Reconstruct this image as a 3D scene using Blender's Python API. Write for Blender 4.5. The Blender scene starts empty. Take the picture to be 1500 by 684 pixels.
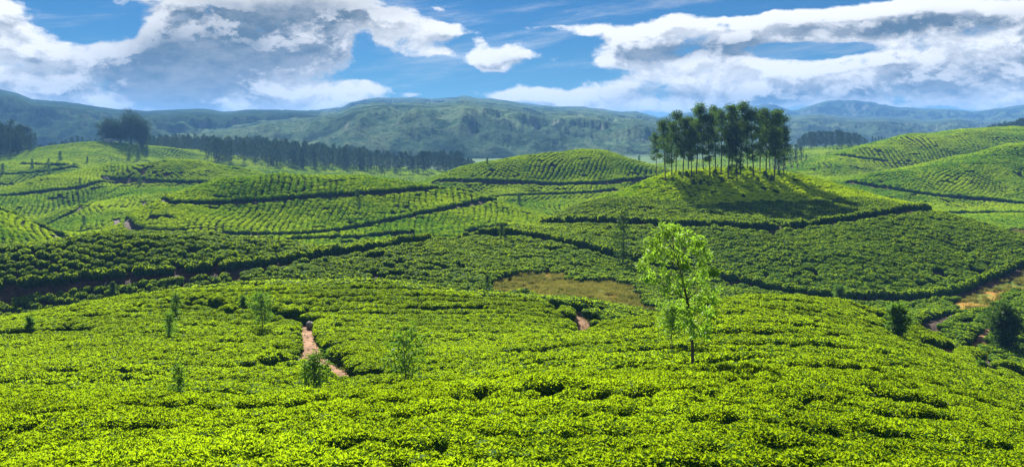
import bpy, math, random
import numpy as np
from mathutils import Vector, Matrix

R = math.radians
rng = np.random.default_rng(7)
random.seed(7)
scene = bpy.context.scene

# ------------------------------------------------------------------ camera
FPX = 1300.0                                   # focal length in pixels of a 1500-wide frame
cam_data = bpy.data.cameras.new("camera")
cam_data.sensor_width = 36.0
cam_data.lens = 36.0*FPX/1500.0
cam_data.shift_y = -152.0/1500.0
cam_data.clip_start = 0.1
cam_data.clip_end = 40000.0
cam = bpy.data.objects.new("camera", cam_data)
scene.collection.objects.link(cam)
cam.location = (0, 0, 0)
cam.rotation_euler = (R(90), 0, 0)
scene.camera = cam

# ------------------------------------------------------------------ exposure
scene.view_settings.view_transform = 'Standard'
scene.view_settings.look = 'None'
scene.view_settings.exposure = EXPOSURE = 1.5
scene.view_settings.gamma = 1.0
scene.view_settings.use_curve_mapping = False
scene.cycles.use_denoising = True
scene.cycles.max_bounces = 4
scene.cycles.diffuse_bounces = 2
scene.cycles.glossy_bounces = 2
scene.cycles.transmission_bounces = 2
scene.cycles.transparent_max_bounces = 6
scene.cycles.volume_bounces = 0
scene.cycles.sample_clamp_indirect = 4.0

# ------------------------------------------------------------------ sun
SUN_AZ, SUN_EL = R(-17), R(36)                 # azimuth from +Y towards +X
sun_dir = Vector((math.sin(SUN_AZ)*math.cos(SUN_EL), math.cos(SUN_AZ)*math.cos(SUN_EL), math.sin(SUN_EL)))
sun_data = bpy.data.lights.new("sun", 'SUN')
sun_data.energy = 5.0
sun_data.angle = R(0.5)
sun_data.color = (1.0, 0.95, 0.86)
sun = bpy.data.objects.new("sun", sun_data)
scene.collection.objects.link(sun)
sun.location = (0, 0, 150)
sun.rotation_euler = sun_dir.to_track_quat('Z', 'Y').to_euler()

# ------------------------------------------------------------------ node helper
class NT:
    def __init__(s, tree):
        s.t = tree; s.n = tree.nodes; s.l = tree.links
    def new(s, kind, **kw):
        n = s.n.new(kind)
        for k, v in kw.items(): setattr(n, k, v)
        return n
    def put(s, sock, v):
        if v is None: return
        if isinstance(v, bpy.types.NodeSocket): s.l.new(v, sock)
        else: sock.default_value = v
    def math(s, op, a, b=None, c=None, clamp=False):
        n = s.new('ShaderNodeMath', operation=op, use_clamp=clamp)
        for i, v in enumerate((a, b, c)): s.put(n.inputs[i], v)
        return n.outputs[0]
    def ramp01(s, v, lo, hi, smooth=True, o0=0.0, o1=1.0):
        n = s.new('ShaderNodeMapRange', interpolation_type='SMOOTHSTEP' if smooth else 'LINEAR')
        s.put(n.inputs[0], v); s.put(n.inputs[1], lo); s.put(n.inputs[2], hi); s.put(n.inputs[3], o0); s.put(n.inputs[4], o1)
        return n.outputs[0]
    def mix(s, f, a, b):
        n = s.new('ShaderNodeMix', data_type='RGBA')
        s.put(n.inputs[0], f)
        for sock, v in ((n.inputs[6], a), (n.inputs[7], b)):
            s.put(sock, (*v, 1) if isinstance(v, tuple) and len(v) == 3 else v)
        return n.outputs[2]
    def mult(s, a, rgb):
        n = s.new('ShaderNodeVectorMath', operation='MULTIPLY'); s.l.new(a, n.inputs[0]); n.inputs[1].default_value = rgb
        return n.outputs[0]
    def noise(s, vec, scale, detail=4, rough=0.55, dim='3D', lac=2.0, dist=0.0):
        n = s.new('ShaderNodeTexNoise', noise_dimensions=dim)
        s.put(n.inputs['Vector'], vec); s.put(n.inputs['Scale'], scale); s.put(n.inputs['Detail'], detail)
        s.put(n.inputs['Roughness'], rough); s.put(n.inputs['Lacunarity'], lac); s.put(n.inputs['Distortion'], dist)
        return n.outputs['Fac']
    def xyz(s, x, y, z=0.0):
        n = s.new('ShaderNodeCombineXYZ')
        for i, v in enumerate((x, y, z)): s.put(n.inputs[i], v)
        return n.outputs[0]

# ------------------------------------------------------------------ world: Nishita sky with cumulus banks
world = bpy.data.worlds.new("World")
scene.world = world
world.use_nodes = True
W = NT(world.node_tree); W.n.clear()
sky = W.new('ShaderNodeTexSky', sky_type='NISHITA')
sky.sun_disc = False
sky.sun_elevation = SUN_EL
sky.sun_rotation = SUN_AZ
sky.altitude = 1500
sky.air_density = 1.0
sky.dust_density = 0.1
sky.ozone_density = 3.0
tc = W.new('ShaderNodeTexCoord')
sep = W.new('ShaderNodeSeparateXYZ'); W.l.new(tc.outputs['Generated'], sep.inputs[0])
dx, dy, dz = sep.outputs
az = W.math('ARCTAN2', dx, dy)
el = W.math('DIVIDE', dz, W.math('SQRT', W.math('ADD', W.math('MULTIPLY', dx, dx), W.math('MULTIPLY', dy, dy))))
def azel(px, py):
    a = math.atan((px-750)/FPX)
    return a, (190-py)/FPX*math.cos(a)
# cloud masses: bearing and height (in photo pixels), half sizes, weight
CLOUDS = [
 (50,120,130,40,.9),(0,45,55,45,.75),(50,85,60,25,.5),(160,95,60,32,.7),(120,140,160,20,.7),(275,100,105,60,1.5),(300,62,90,34,.8),(380,85,95,50,.95),(350,15,150,26,1.1),
 (480,48,52,48,.9),(520,14,40,22,.6),(240,150,190,13,1.1),(440,142,80,16,.75),(520,122,40,12,.8),(505,138,60,14,.6),
 (572,38,32,24,.85),(600,58,44,22,.85),(650,50,36,18,.85),(650,80,30,8,.8),(752,82,48,16,1.0),(712,98,36,11,.9),(703,66,13,24,.75),(606,138,20,7,.75),
 (770,15,40,7,.5),(800,38,44,6,.5),(855,46,26,9,.75),(640,14,14,6,.5),
 (912,70,34,22,.9),(975,50,70,24,1.0),(930,95,60,14,.65),(1060,48,90,24,1.05),(1180,38,100,20,1.05),(1290,22,90,20,1.0),(1400,20,110,22,1.0),(1480,52,70,12,.8),(1330,52,120,10,.85),
 (1050,90,90,14,.8),(1000,78,60,16,.7),
 (740,140,34,10,.8),(800,138,60,13,.95),(870,148,70,14,.9),(905,125,50,11,.75),(980,120,70,26,.95),(1085,125,70,26,.95),(1180,128,80,24,1.0),(1270,112,80,32,1.05),
 (1350,92,70,30,1.05),(1430,86,80,26,1.0),(1480,110,70,42,.95),(1380,130,130,26,.9),(1240,146,280,12,.8),(950,160,90,10,.7),(1640,70,110,60,.8),(-140,90,120,70,.8),
 (120,28,44,28,-.9),(190,45,32,22,-.6),(200,14,40,16,-.4),(565,110,46,12,-.5),(665,112,60,12,-.5),(1190,80,90,9,-.7),(1120,72,70,7,-.3),(1330,70,90,5,-.3),
 (880,12,120,14,-.5),(1080,8,110,12,-.6),(535,70,14,24,-.5),(800,110,60,12,-.4),(690,20,60,16,-.3)]
DARKS = [(285,88,95,42,1.5),(360,60,80,26,.5),(420,14,140,20,1.2),(235,125,50,34,.7),(470,80,60,26,.5),(60,125,110,14,.35),(110,100,60,14,.2),
 (1060,72,90,12,.8),(960,80,50,12,.6),(1230,48,90,11,.6),(1400,32,110,14,.65),(1390,118,90,22,.55),(1230,134,80,14,.45),(1090,140,100,12,.45),
 (940,140,60,10,.4),(1480,90,60,14,.35),(640,62,40,8,.3),(750,92,30,6,.25)]
def blobs(lst, a, e, base):
    acc = base
    for (px, py, rx, ry, w) in lst:
        a0, e0 = azel(px, py)
        u = W.math('MULTIPLY_ADD', a, FPX/rx, -a0*FPX/rx); v = W.math('MULTIPLY_ADD', e, FPX/ry, -e0*FPX/ry)
        g = W.math('EXPONENT', W.math('MULTIPLY', W.math('ADD', W.math('MULTIPLY', u, u), W.math('MULTIPLY', v, v)), -1.0))
        acc = W.math('MULTIPLY_ADD', g, w, acc)
    return acc
def density(a_, e_):
    """cloud density in one direction: the placed masses, domain-warped, broken up by drift and billow noise"""
    P0 = W.xyz(a_, e_, 0.0)
    wn = W.new('ShaderNodeTexNoise'); W.l.new(P0, wn.inputs['Vector']); wn.inputs['Scale'].default_value = 12; wn.inputs['Detail'].default_value = 5
    wv = W.new('ShaderNodeVectorMath', operation='MULTIPLY_ADD'); W.l.new(wn.outputs['Color'], wv.inputs[0])
    wv.inputs[1].default_value = (.045, .028, 0); wv.inputs[2].default_value = (-.0225, -.014, 0)
    PW = W.new('ShaderNodeVectorMath', operation='ADD'); W.l.new(P0, PW.inputs[0]); W.l.new(wv.outputs[0], PW.inputs[1])
    ps = W.new('ShaderNodeSeparateXYZ'); W.l.new(PW.outputs[0], ps.inputs[0])
    cover = W.math('MINIMUM', blobs(CLOUDS, ps.outputs[0], ps.outputs[1], -0.42), .45)
    cover = blobs([(285, 86, 88, 34, .6), (415, 12, 140, 16, .4)], ps.outputs[0], ps.outputs[1], cover)
    PN = W.xyz(ps.outputs[0], W.math('MULTIPLY', ps.outputs[1], 1.7), 0.3)
    far_n = W.noise(PN, 2.2, 2, .5)
    inframe = W.math('MULTIPLY', W.ramp01(W.math('ABSOLUTE', a_), .56, .75, o0=1, o1=0), W.ramp01(e_, .16, .26, o0=1, o1=0))
    cover = W.math('ADD', cover, W.math('MULTIPLY', W.math('SUBTRACT', 1.0, inframe), W.ramp01(far_n, .42, .62, o0=0, o1=.6)))
    n1 = W.noise(PN, 16, 10, .66, lac=2.1)
    vo = W.new('ShaderNodeTexVoronoi', feature='SMOOTH_F1'); W.l.new(PN, vo.inputs['Vector'])
    vo.inputs['Scale'].default_value = 17; vo.inputs['Detail'].default_value = 4; vo.inputs['Roughness'].default_value = .55
    vo.inputs['Lacunarity'].default_value = 2.2; vo.inputs['Smoothness'].default_value = .6; vo.normalize = True
    d = W.math('MULTIPLY_ADD', W.math('SUBTRACT', n1, .5), 2.3, cover)
    d = W.math('MULTIPLY_ADD', W.math('SUBTRACT', .38, vo.outputs['Distance']), .6, d)
    return d, ps
dens, ps = density(az, el)
dens_up, _ = density(W.math('ADD', az, -.004), W.math('ADD', el, .013))
dark = W.math('MULTIPLY', blobs(DARKS, ps.outputs[0], ps.outputs[1], 0.0), W.math('MULTIPLY_ADD', W.noise(W.xyz(az, el), 22, 6, .65), 1.5, .30))
alpha = W.ramp01(dens, -.02, .40)
veil = W.ramp01(W.noise(W.xyz(W.math('MULTIPLY', az, 3.2), W.math('MULTIPLY_ADD', az, -3.0, W.math('MULTIPLY', el, 24)), 4.0), 1.5, 8, .68), .47, .78, o0=0, o1=.5)
alpha = W.math('MAXIMUM', alpha, veil)
lit = W.ramp01(W.math('SUBTRACT', dens, dens_up), -.22, .26)      # brighter on edges turned up to the sun
thick = W.ramp01(dens, .25, 1.0)
PT_ = W.xyz(W.math('MULTIPLY', az, 17), W.math('MULTIPLY', el, 34), 1.7)
shade = W.math('MULTIPLY', dark, W.math('MULTIPLY_ADD', lit, -.35, 1.05))
shade = W.math('ADD', shade, W.math('MULTIPLY', W.math('MULTIPLY', W.math('MULTIPLY_ADD', thick, .75, .3), W.math('SUBTRACT', 1.0, lit)), 1.0), clamp=True)
k = 2**(-EXPOSURE)
shade = W.math('MULTIPLY', W.math('MINIMUM', shade, .95), W.ramp01(W.noise(PT_, 1, 9, .68), .36, .62, o0=.80, o1=1.0))
c_cloud = W.mix(shade, (1.15*k, 1.14*k, 1.13*k), (0.06*k, 0.12*k, 0.18*k))
hsv = W.new('ShaderNodeHueSaturation'); hsv.inputs['Saturation'].default_value = 1.15
hsv.inputs['Value'].default_value = 0.37
W.l.new(sky.outputs[0], hsv.inputs['Color'])
bg1 = W.new('ShaderNodeBackground'); W.l.new(W.mult(hsv.outputs[0], (.30, .74, 1.08)), bg1.inputs[0]); bg1.inputs[1].default_value = 0.05
bg2 = W.new('ShaderNodeBackground'); W.l.new(c_cloud, bg2.inputs[0]); bg2.inputs[1].default_value = 1.0
ms = W.new('ShaderNodeMixShader'); W.l.new(alpha, ms.inputs[0]); W.l.new(bg1.outputs[0], ms.inputs[1]); W.l.new(bg2.outputs[0], ms.inputs[2])
wo = W.new('ShaderNodeOutputWorld'); W.l.new(ms.outputs[0], wo.inputs[0])
world.cycles.sampling_method = 'MANUAL'
world.cycles.sample_map_resolution = 512

# ------------------------------------------------------------------ materials
def material(name):
    m = bpy.data.materials.new(name); m.use_nodes = True
    t = NT(m.node_tree); t.n.clear()
    return m, t
def finish(t, shader):
    o = t.new('ShaderNodeOutputMaterial'); t.l.new(shader, o.inputs[0])
def leaf_material(name, c0, c1, trans, tmix=.42, gloss=.003, rough=.55, patch=.05, fine=3.0):
    """leaf blade: diffuse face, light coming through it, a waxy sheen; colour drifts between plants and patches"""
    m, t = material(name)
    geo = t.new('ShaderNodeNewGeometry'); oi = t.new('ShaderNodeObjectInfo')
    mp = t.new('ShaderNodeMapping'); mp.inputs['Scale'].default_value = (.55, 1.0, 1.0); t.l.new(geo.outputs['Position'], mp.inputs[0])
    a = t.noise(mp.outputs[0], patch, 5, .68)
    b = t.noise(geo.outputs['Position'], fine, 2, .5)
    f = t.math('ADD', t.math('MULTIPLY', t.math('SUBTRACT', a, .5), 3.4), t.math('MULTIPLY', t.math('SUBTRACT', b, .5), 1.2))
    f = t.math('ADD', f, t.math('MULTIPLY_ADD', oi.outputs['Random'], .5, .25), clamp=True)
    col = t.mix(f, c0, c1)
    d = t.new('ShaderNodeBsdfDiffuse'); t.l.new(col, d.inputs[0])
    tr = t.new('ShaderNodeBsdfTranslucent')
    t.l.new(t.mix(f, tuple(x*.75 for x in trans), tuple(min(1, x*1.2) for x in trans)), tr.inputs[0])
    m1 = t.new('ShaderNodeMixShader'); m1.inputs[0].default_value = tmix
    t.l.new(d.outputs[0], m1.inputs[1]); t.l.new(tr.outputs[0], m1.inputs[2])
    g = t.new('ShaderNodeBsdfGlossy'); g.inputs['Roughness'].default_value = rough; g.inputs[0].default_value = (1, 1, 1, 1)
    fr = t.new('ShaderNodeFresnel'); fr.inputs[0].default_value = 1.35
    m2 = t.new('ShaderNodeMixShader'); t.l.new(t.math('MULTIPLY', fr.outputs[0], gloss*10, clamp=True), m2.inputs[0])
    t.l.new(m1.outputs[0], m2.inputs[1]); t.l.new(g.outputs[0], m2.inputs[2])
    finish(t, m2.outputs[0])
    return m
M = {}
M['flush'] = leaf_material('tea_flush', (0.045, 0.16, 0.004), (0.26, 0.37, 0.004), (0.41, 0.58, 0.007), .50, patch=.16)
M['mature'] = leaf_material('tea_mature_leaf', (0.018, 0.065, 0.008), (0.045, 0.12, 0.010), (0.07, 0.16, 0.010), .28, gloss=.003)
M['silver'] = leaf_material('silver_oak_leaf', (0.035, 0.10, 0.012), (0.09, 0.19, 0.02), (0.16, 0.32, 0.02), .45, patch=.6)
M['young'] = leaf_material('sapling_leaf', (0.08, 0.20, 0.015), (0.18, 0.32, 0.02), (0.30, 0.52, 0.03), .5, gloss=.005, patch=.6)
M['gum'] = leaf_material('gum_leaf', (0.022, 0.060, 0.014), (0.055, 0.115, 0.020), (0.10, 0.20, 0.015), .36, patch=.15, fine=.8)
M['pine'] = leaf_material('belt_leaf', (0.018, 0.045, 0.018), (0.036, 0.072, 0.022), (0.035, 0.07, 0.015), .22, patch=.02, fine=.4)
M['canopy'] = leaf_material('tea_canopy', (0.07, 0.18, 0.004), (0.30, 0.41, 0.005), (0.1, 0.2, 0.01), .0, gloss=0.0, patch=.03, fine=1.6)
M['grass'] = leaf_material('meadow_blade', (0.09, 0.17, 0.015), (0.36, 0.26, 0.05), (0.28, 0.28, 0.05), .4, patch=.35)

def rough_material(name, c0, c1, scale=4.0, bump=.3, rough=.9, detail=6, c2=None):
    m, t = material(name)
    tcn = t.new('ShaderNodeNewGeometry')
    a = t.noise(tcn.outputs['Position'], scale, detail, .65)
    b = t.noise(tcn.outputs['Position'], scale*.13, 3, .5)
    f = t.ramp01(t.math('ADD', t.math('MULTIPLY', a, .6), t.math('MULTIPLY', b, .5)), .38, .72)
    col = t.mix(f, c0, c1)
    if c2: col = t.mix(t.ramp01(b, .5, .68), col, c2)
    p = t.new('ShaderNodeBsdfPrincipled'); t.l.new(col, p.inputs['Base Color']); p.inputs['Roughness'].default_value = rough
    p.inputs['Specular IOR Level'].default_value = .2
    bn = t.new('ShaderNodeBump'); bn.inputs['Strength'].default_value = bump; bn.inputs['Distance'].default_value = .1
    t.l.new(a, bn.inputs['Height']); t.l.new(bn.outputs[0], p.inputs['Normal'])
    finish(t, p.outputs[0]); return m
M['bark'] = rough_material('grey_bark', (0.05, 0.04, 0.03), (0.16, 0.14, 0.11), 9, .5)
M['pale_bark'] = rough_material('pale_gum_bark', (0.10, 0.085, 0.07), (0.30, 0.27, 0.22), 3, .3)
M['wood'] = rough_material('tea_wood', (0.035, 0.025, 0.018), (0.11, 0.085, 0.06), 14, .5)
M['dirt'] = rough_material('red_dirt', (0.11, 0.048, 0.020), (0.34, 0.175, 0.075), 4.5, .9, c2=(0.30, 0.17, 0.09))
M['shade_dark_earth'] = rough_material('hedge_shade_earth', (0.022, 0.015, 0.010), (0.085, 0.05, 0.028), 2.5, .5)  # path soil darkened: shadow of the hedge wall is put into its colour
M['rock'] = rough_material('grey_rock', (0.10, 0.09, 0.085), (0.34, 0.32, 0.30), 3, .7)

def ground_material():
    """soil and litter under the tea, dry meadow, then the far fields; 'cover' is painted per vertex by land use"""
    m, t = material('hill_ground')
    geo = t.new('ShaderNodeNewGeometry'); P = geo.outputs['Position']
    at = t.new('ShaderNodeVertexColor', layer_name='cover')
    sp = t.new('ShaderNodeSeparateColor'); t.l.new(at.outputs[0], sp.inputs[0])
    a = t.noise(P, 1.6, 7, .65); b = t.noise(P, .09, 4, .6); c = t.noise(P, .35, 4, .6)
    soil = t.mix(t.ramp01(a, .35, .7), (0.030, 0.022, 0.012), (0.10, 0.055, 0.028))
    mead = t.mix(t.ramp01(t.math('ADD', t.math('MULTIPLY', b, .6), t.math('MULTIPLY', c, .5)), .49, .60), (0.12, 0.18, 0.02), (0.40, 0.21, 0.045))
    mead = t.mix(t.math('MULTIPLY', t.ramp01(a, .5, .7), .35), mead, (0.10, 0.09, 0.03))
    d = t.noise(P, .011, 5, .6); e = t.noise(P, .12, 5, .65)
    fld = t.mix(t.ramp01(d, .38, .62), (0.02, 0.06, 0.02), (0.07, 0.15, 0.03))
    fld = t.mix(t.math('MULTIPLY', t.ramp01(e, .45, .66), .6), fld, (0.025, 0.06, 0.02))
    col = t.mix(sp.outputs[0], soil, mead); col = t.mix(sp.outputs[1], col, fld)
    p = t.new('ShaderNodeBsdfPrincipled'); t.l.new(col, p.inputs['Base Color']); p.inputs['Roughness'].default_value = .95
    p.inputs['Specular IOR Level'].default_value = .1
    bn = t.new('ShaderNodeBump'); bn.inputs['Strength'].default_value = .6; bn.inputs['Distance'].default_value = .25
    t.l.new(t.math('ADD', a, t.math('MULTIPLY', e, 2.0)), bn.inputs['Height']); t.l.new(bn.outputs[0], p.inputs['Normal'])
    finish(t, p.outputs[0]); return m
M['ground'] = ground_material()

def mountain_material(name, grass0, grass1, forest, rock, fs=1.0, forest_lo=.46):
    m, t = material(name)
    geo = t.new('ShaderNodeNewGeometry'); P = geo.outputs['Position']
    a = t.noise(P, .004*fs, 6, .62); b = t.noise(P, .02*fs, 6, .7); c = t.noise(P, .09*fs, 4, .65)
    g = t.mix(t.ramp01(b, .35, .65), grass0, grass1)
    fo = t.ramp01(t.math('ADD', t.math('MULTIPLY', a, .55), t.math('MULTIPLY', b, .45)), forest_lo, forest_lo+.09)
    sp = t.new('ShaderNodeSeparateXYZ'); t.l.new(geo.outputs['Normal'], sp.inputs[0])
    steep = t.ramp01(sp.outputs[2], .62, .80, o0=1, o1=0)
    col = t.mix(t.math('MULTIPLY', fo, .85), g, forest)
    col = t.mix(t.math('MULTIPLY', t.ramp01(c, .5, .62), .55), col, forest)
    col = t.mix(t.math('MULTIPLY', steep, .6), col, rock)
    p = t.new('ShaderNodeBsdfPrincipled'); t.l.new(col, p.inputs['Base Color']); p.inputs['Roughness'].default_value = 1
    p.inputs['Specular IOR Level'].default_value = 0
    bn = t.new('ShaderNodeBump'); bn.inputs['Strength'].default_value = .9; bn.inputs['Distance'].default_value = 9.0/fs
    t.l.new(t.math('ADD', b, t.math('MULTIPLY', c, .5)), bn.inputs['Height']); t.l.new(bn.outputs[0], p.inputs['Normal'])
    finish(t, p.outputs[0]); return m

# ------------------------------------------------------------------ object helpers
def tag(o, label=None, cat=None, group=None, kind=None):
    if label: o['label'] = label
    if cat: o['category'] = cat
    if group: o['group'] = group
    if kind: o['kind'] = kind
    return o
def mesh_np(name, verts, faces_list, mats, mat_idx=None, smooth=False):
    """verts (n,3); faces_list: list of (m,k) index arrays; mats: material list; mat_idx: list of arrays matching faces_list"""
    me = bpy.data.meshes.new(name)
    verts = np.asarray(verts, np.float32)
    loops = np.concatenate([f.ravel() for f in faces_list]).astype(np.int32)
    tot = np.concatenate([np.full(len(f), f.shape[1]) for f in faces_list]).astype(np.int32)
    me.vertices.add(len(verts)); me.vertices.foreach_set('co', verts.ravel())
    me.loops.add(len(loops)); me.loops.foreach_set('vertex_index', loops)
    me.polygons.add(len(tot)); me.polygons.foreach_set('loop_start', np.concatenate([[0], np.cumsum(tot)[:-1]]).astype(np.int32))
    for m in mats: me.materials.append(m)
    if mat_idx is not None: me.polygons.foreach_set('material_index', np.concatenate(mat_idx).astype(np.int32))
    sm = np.full(len(tot), bool(smooth))
    me.polygons.foreach_set('use_smooth', sm)
    me.update(calc_edges=True); me.validate()
    return me
def obj(name, me, parent=None, loc=None):
    o = bpy.data.objects.new(name, me); scene.collection.objects.link(o)
    if parent is not None: o.parent = parent
    if loc is not None: o.location = loc
    return o

# ------------------------------------------------------------------ value noise for the land
_P = np.random.default_rng(3).random((256, 256))
def vnoise(x, y):
    xi = np.floor(x).astype(int); yi = np.floor(y).astype(int); fx = x-xi; fy = y-yi
    fx = fx*fx*fx*(fx*(fx*6-15)+10); fy = fy*fy*fy*(fy*(fy*6-15)+10)
    a = _P[xi & 255, yi & 255]; b = _P[(xi+1) & 255, yi & 255]; c = _P[xi & 255, (yi+1) & 255]; d = _P[(xi+1) & 255, (yi+1) & 255]
    return (a*(1-fx)+b*fx)*(1-fy)+(c*(1-fx)+d*fx)*fy
def fbm(x, y, o=5, g=.5, ridged=False):
    s = 0; a = 1; t = 0
    for i in range(o):
        n = vnoise(x*2**i+i*17.3, y*2**i+i*9.1)
        if ridged: n = 1-np.abs(2*n-1)
        s = s+a*n; t += a; a *= g
    return s/t

# ------------------------------------------------------------------ land form
F = 1300.0; CX = 750.0; HY = 190.0       # focal length and horizon row, in pixels of a 1500-wide picture
EYE = 1.9
# canopy heights surveyed as (bearing, drop below the horizon, distance)
CP = []
def line(D0, pts):
    for p in pts:
        CP.append((p[0], p[1], p[2] if len(p) > 2 else D0))
# foreground mound
line(3, [(x, 190+F*(1.9+.21*3)/3) for x in (-300, 200, 750, 1300, 1800)])
line(6, [(x, 190+F*(1.9+.21*6)/6) for x in (-300, 200, 750, 1300, 1800)])
line(12, [(-200,720,17),(0,684,16.5),(250,684,14.5),(500,684,12.5),(750,684),(1060,684),(1300,684),(1500,684,13),(1700,700,13.5)])
line(0, [(0,600,26),(-200,610,27),(250,620,22),(500,620,19),(750,600,19),(900,600,19.5),(1060,600,19.5),(1300,610,20),(1500,620,23),(1700,640,24)])
line(0, [(750,550,28),(900,540,31),(1060,530,34),(1200,520,36),(1300,545,31),(1400,580,30),(1500,595,33)])
line(0, [(620,557,38),(700,533,44),(850,489,56),(950,463,64),(1060,446,70),(1150,443,74),(1250,446,76),(1310,462,72),(1360,498,64),(1430,535,54),(1500,562,47),(1650,600,42)])
line(0, [(950,490,50),(1060,478,50),(1200,478,52),(1300,500,48),(850,520,42)])
# behind the mound, hidden, and the gully on the right
line(0, [(900,500,76),(1000,490,84),(1100,478,90),(1200,472,94),(1280,462,98)])
line(0, [(1400,515,84),(1500,535,80),(1650,550,78),(1350,500,90),(1330,455,100),(1420,480,96),(1500,495,94),(1650,510,92)])
# left field
line(0, [(-200,540,48),(0,530,46),(120,575,31),(250,560,36),(380,580,30),(500,567,36),(-200,490,80),(0,476,84),(100,461,86),(250,443,90),(400,429,92),(560,425,92),(650,431,92),(750,434,93),(870,437,94),(940,459,88)])
line(0, [(0,500,62),(250,495,60),(430,500,58),(500,500,58),(620,515,54),(620,470,70),(700,500,60),(760,475,70),(860,465,78),(430,450,74)])
# gully behind left field, meadow floor
line(0, [(-200,525,97),(0,515,97),(250,500,99),(450,483,101),(600,468,103),(700,455,104)])
line(0, [(860,440,104),(800,422,112),(850,404,122),(780,408,119),(940,452,101),(900,420,114),(960,436,108)])
line(0, [(0,480,107),(-200,490,107),(250,460,107.5),(450,443,109),(600,422,112),(700,405,117)])
# left long hill: path foot then ridge
line(0, [(-200,441,112.5),(0,431,113.5),(150,414,114.5),(300,402,116.5),(400,390,119.5),(500,374,125),(600,355,134)])
line(0, [(-200,368,126),(0,355,127.5),(130,340,129.5),(200,337,131),(300,340,132),(400,349,133),(500,359,135),(600,350,141),(700,336,149)])
line(0, [(-200,388,119.5),(0,376,120.5),(130,362,122.3),(200,357,123.4),(300,359,124.5),(400,365,126.5)])
line(0, [(-200,412,138),(0,402,140),(150,392,142),(300,392,145),(450,398,147),(600,380,152),(690,352,159)])
# shoulder under the wooded hill
line(0, [(700,345,147),(760,348,143),(850,363,138),(930,386,134),(1000,402,129),(1060,413,127),(1130,427,124),(1200,437,122),(1300,441,122),(1380,438,124),(1440,422,129),(1500,396,138),(1650,360,150)])
line(0, [(760,375,132),(850,385,130),(1000,432,114),(1100,445,112)])
line(0, [(1200,455,112),(1300,455,112),(1400,450,116),(1460,432,124),(1550,420,130),(1700,410,130)])
line(0, [(760,330,160),(850,326,159),(960,329,154),(1060,333,150),(1120,338,148),(1200,331,151),(1300,316,160),(1370,307,172)])
line(0, [(1200,385,134),(1300,375,138),(1400,365,146),(1060,372,138),(950,355,144)])
# wooded hill top
line(0, [(830,305,175),(900,285,190),(960,265,200),(1000,257,203),(1060,253,206),(1140,255,205),(1200,262,200),(1270,278,191),(1330,295,183),(1420,321,174),(1480,339,170),(1530,352,168),(1650,360,166)])
line(0, [(1000,290,177),(1100,292,175),(1200,293,174)])
line(0, [(760,362,178),(850,345,198),(960,320,222),(1060,302,230),(1140,302,230),(1250,325,216),(1350,345,204),(1450,368,192),(1520,385,184)])
# centre-left banded hill
line(0, [(130,372,192),(230,365,193),(330,358,194),(430,353,196),(560,345,200),(680,332,208),(780,330,214)])
line(0, [(170,330,210),(215,297,221),(330,262,234),(270,278,228),(420,254.5,238),(520,254,239),(600,263,238),(680,277,236),(730,293,232),(790,322,224)])
line(0, [(330,299,221),(450,291,225),(600,282,230),(400,340,206),(500,335,208),(600,316,216),(700,300,227)])
line(0, [(250,310,256),(330,305,262),(400,305,266),(520,306,268),(620,310,266),(700,318,262),(250,300,280),(400,300,290),(520,300,295),(620,302,298),(700,310,290)])
# central dome
line(0, [(580,285,324),(600,275,326),(640,258,330),(680,242,334),(760,226,339),(850,220,342),(900,225,341),(960,241,336),(1040,262,328)])
line(0, [(650,284,308),(750,290,300),(860,290,300),(940,284,306),(640,268,318),(730,269,317),(820,272,315),(960,265,322),(750,322,266),(850,312,275),(800,249,326),(1040,285,305)])
line(0, [(600,290,355),(700,275,368),(800,262,378),(900,265,375),(980,275,365),(600,290,420),(760,280,440),(900,280,440),(1000,285,430)])
# bright knoll left
line(0, [(150,266,338),(200,244,350),(250,234,356),(290,235,357),(340,244,355),(390,256,350),(450,272,345)])
line(0, [(160,272,332),(230,268,334),(300,270,332),(200,300,285),(120,330,250),(90,350,225),(240,290,290),(330,285,300),(180,335,235),(150,350,222)])
line(0, [(120,300,320),(60,330,270),(180,272,345)])
line(0, [(200,262,380),(260,258,388),(330,262,388),(400,275,380),(200,280,430),(300,280,440),(400,285,440),(500,290,460)])
# left near knoll and ramps
line(0, [(-200,300,215),(-60,302,215),(0,309,212),(40,322,206),(80,342,198),(110,358,194)])
line(0, [(-200,345,228),(0,350,226),(50,350,220),(0,345,250)])
line(0, [(0,318,290),(60,300,300),(100,285,322),(0,292,310),(0,278,330),(50,262,342),(100,248,356),(150,242,372),(190,248,380),(-100,290,330)])
line(0, [(0,300,362),(50,285,374),(100,272,392),(160,262,410)])
line(0, [(72,330,262),(110,303,285),(150,280,318)])
line(0, [(60,322,300),(100,302,312)])
line(0, [(-200,300,320),(-200,262,400),(0,262,400),(60,252,410),(30,243,430),(100,240,425)])
line(0, [(-200,248,480),(0,236,500),(30,232,505),(60,222,520),(110,211,545),(165,207,560),(210,217,560),(260,222,570)])
line(0, [(-200,255,600),(0,245,620),(100,235,640),(180,232,650)])
# tree belt ground
line(0, [(260,232,560),(330,238,560),(400,243,565),(470,247,570),(560,250,575),(640,252,580),(420,250,530),(540,256,540),(640,265,520)])
line(0, [(220,218,680),(330,225,690),(450,233,700),(560,240,700),(660,245,700),(760,250,700)])
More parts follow.
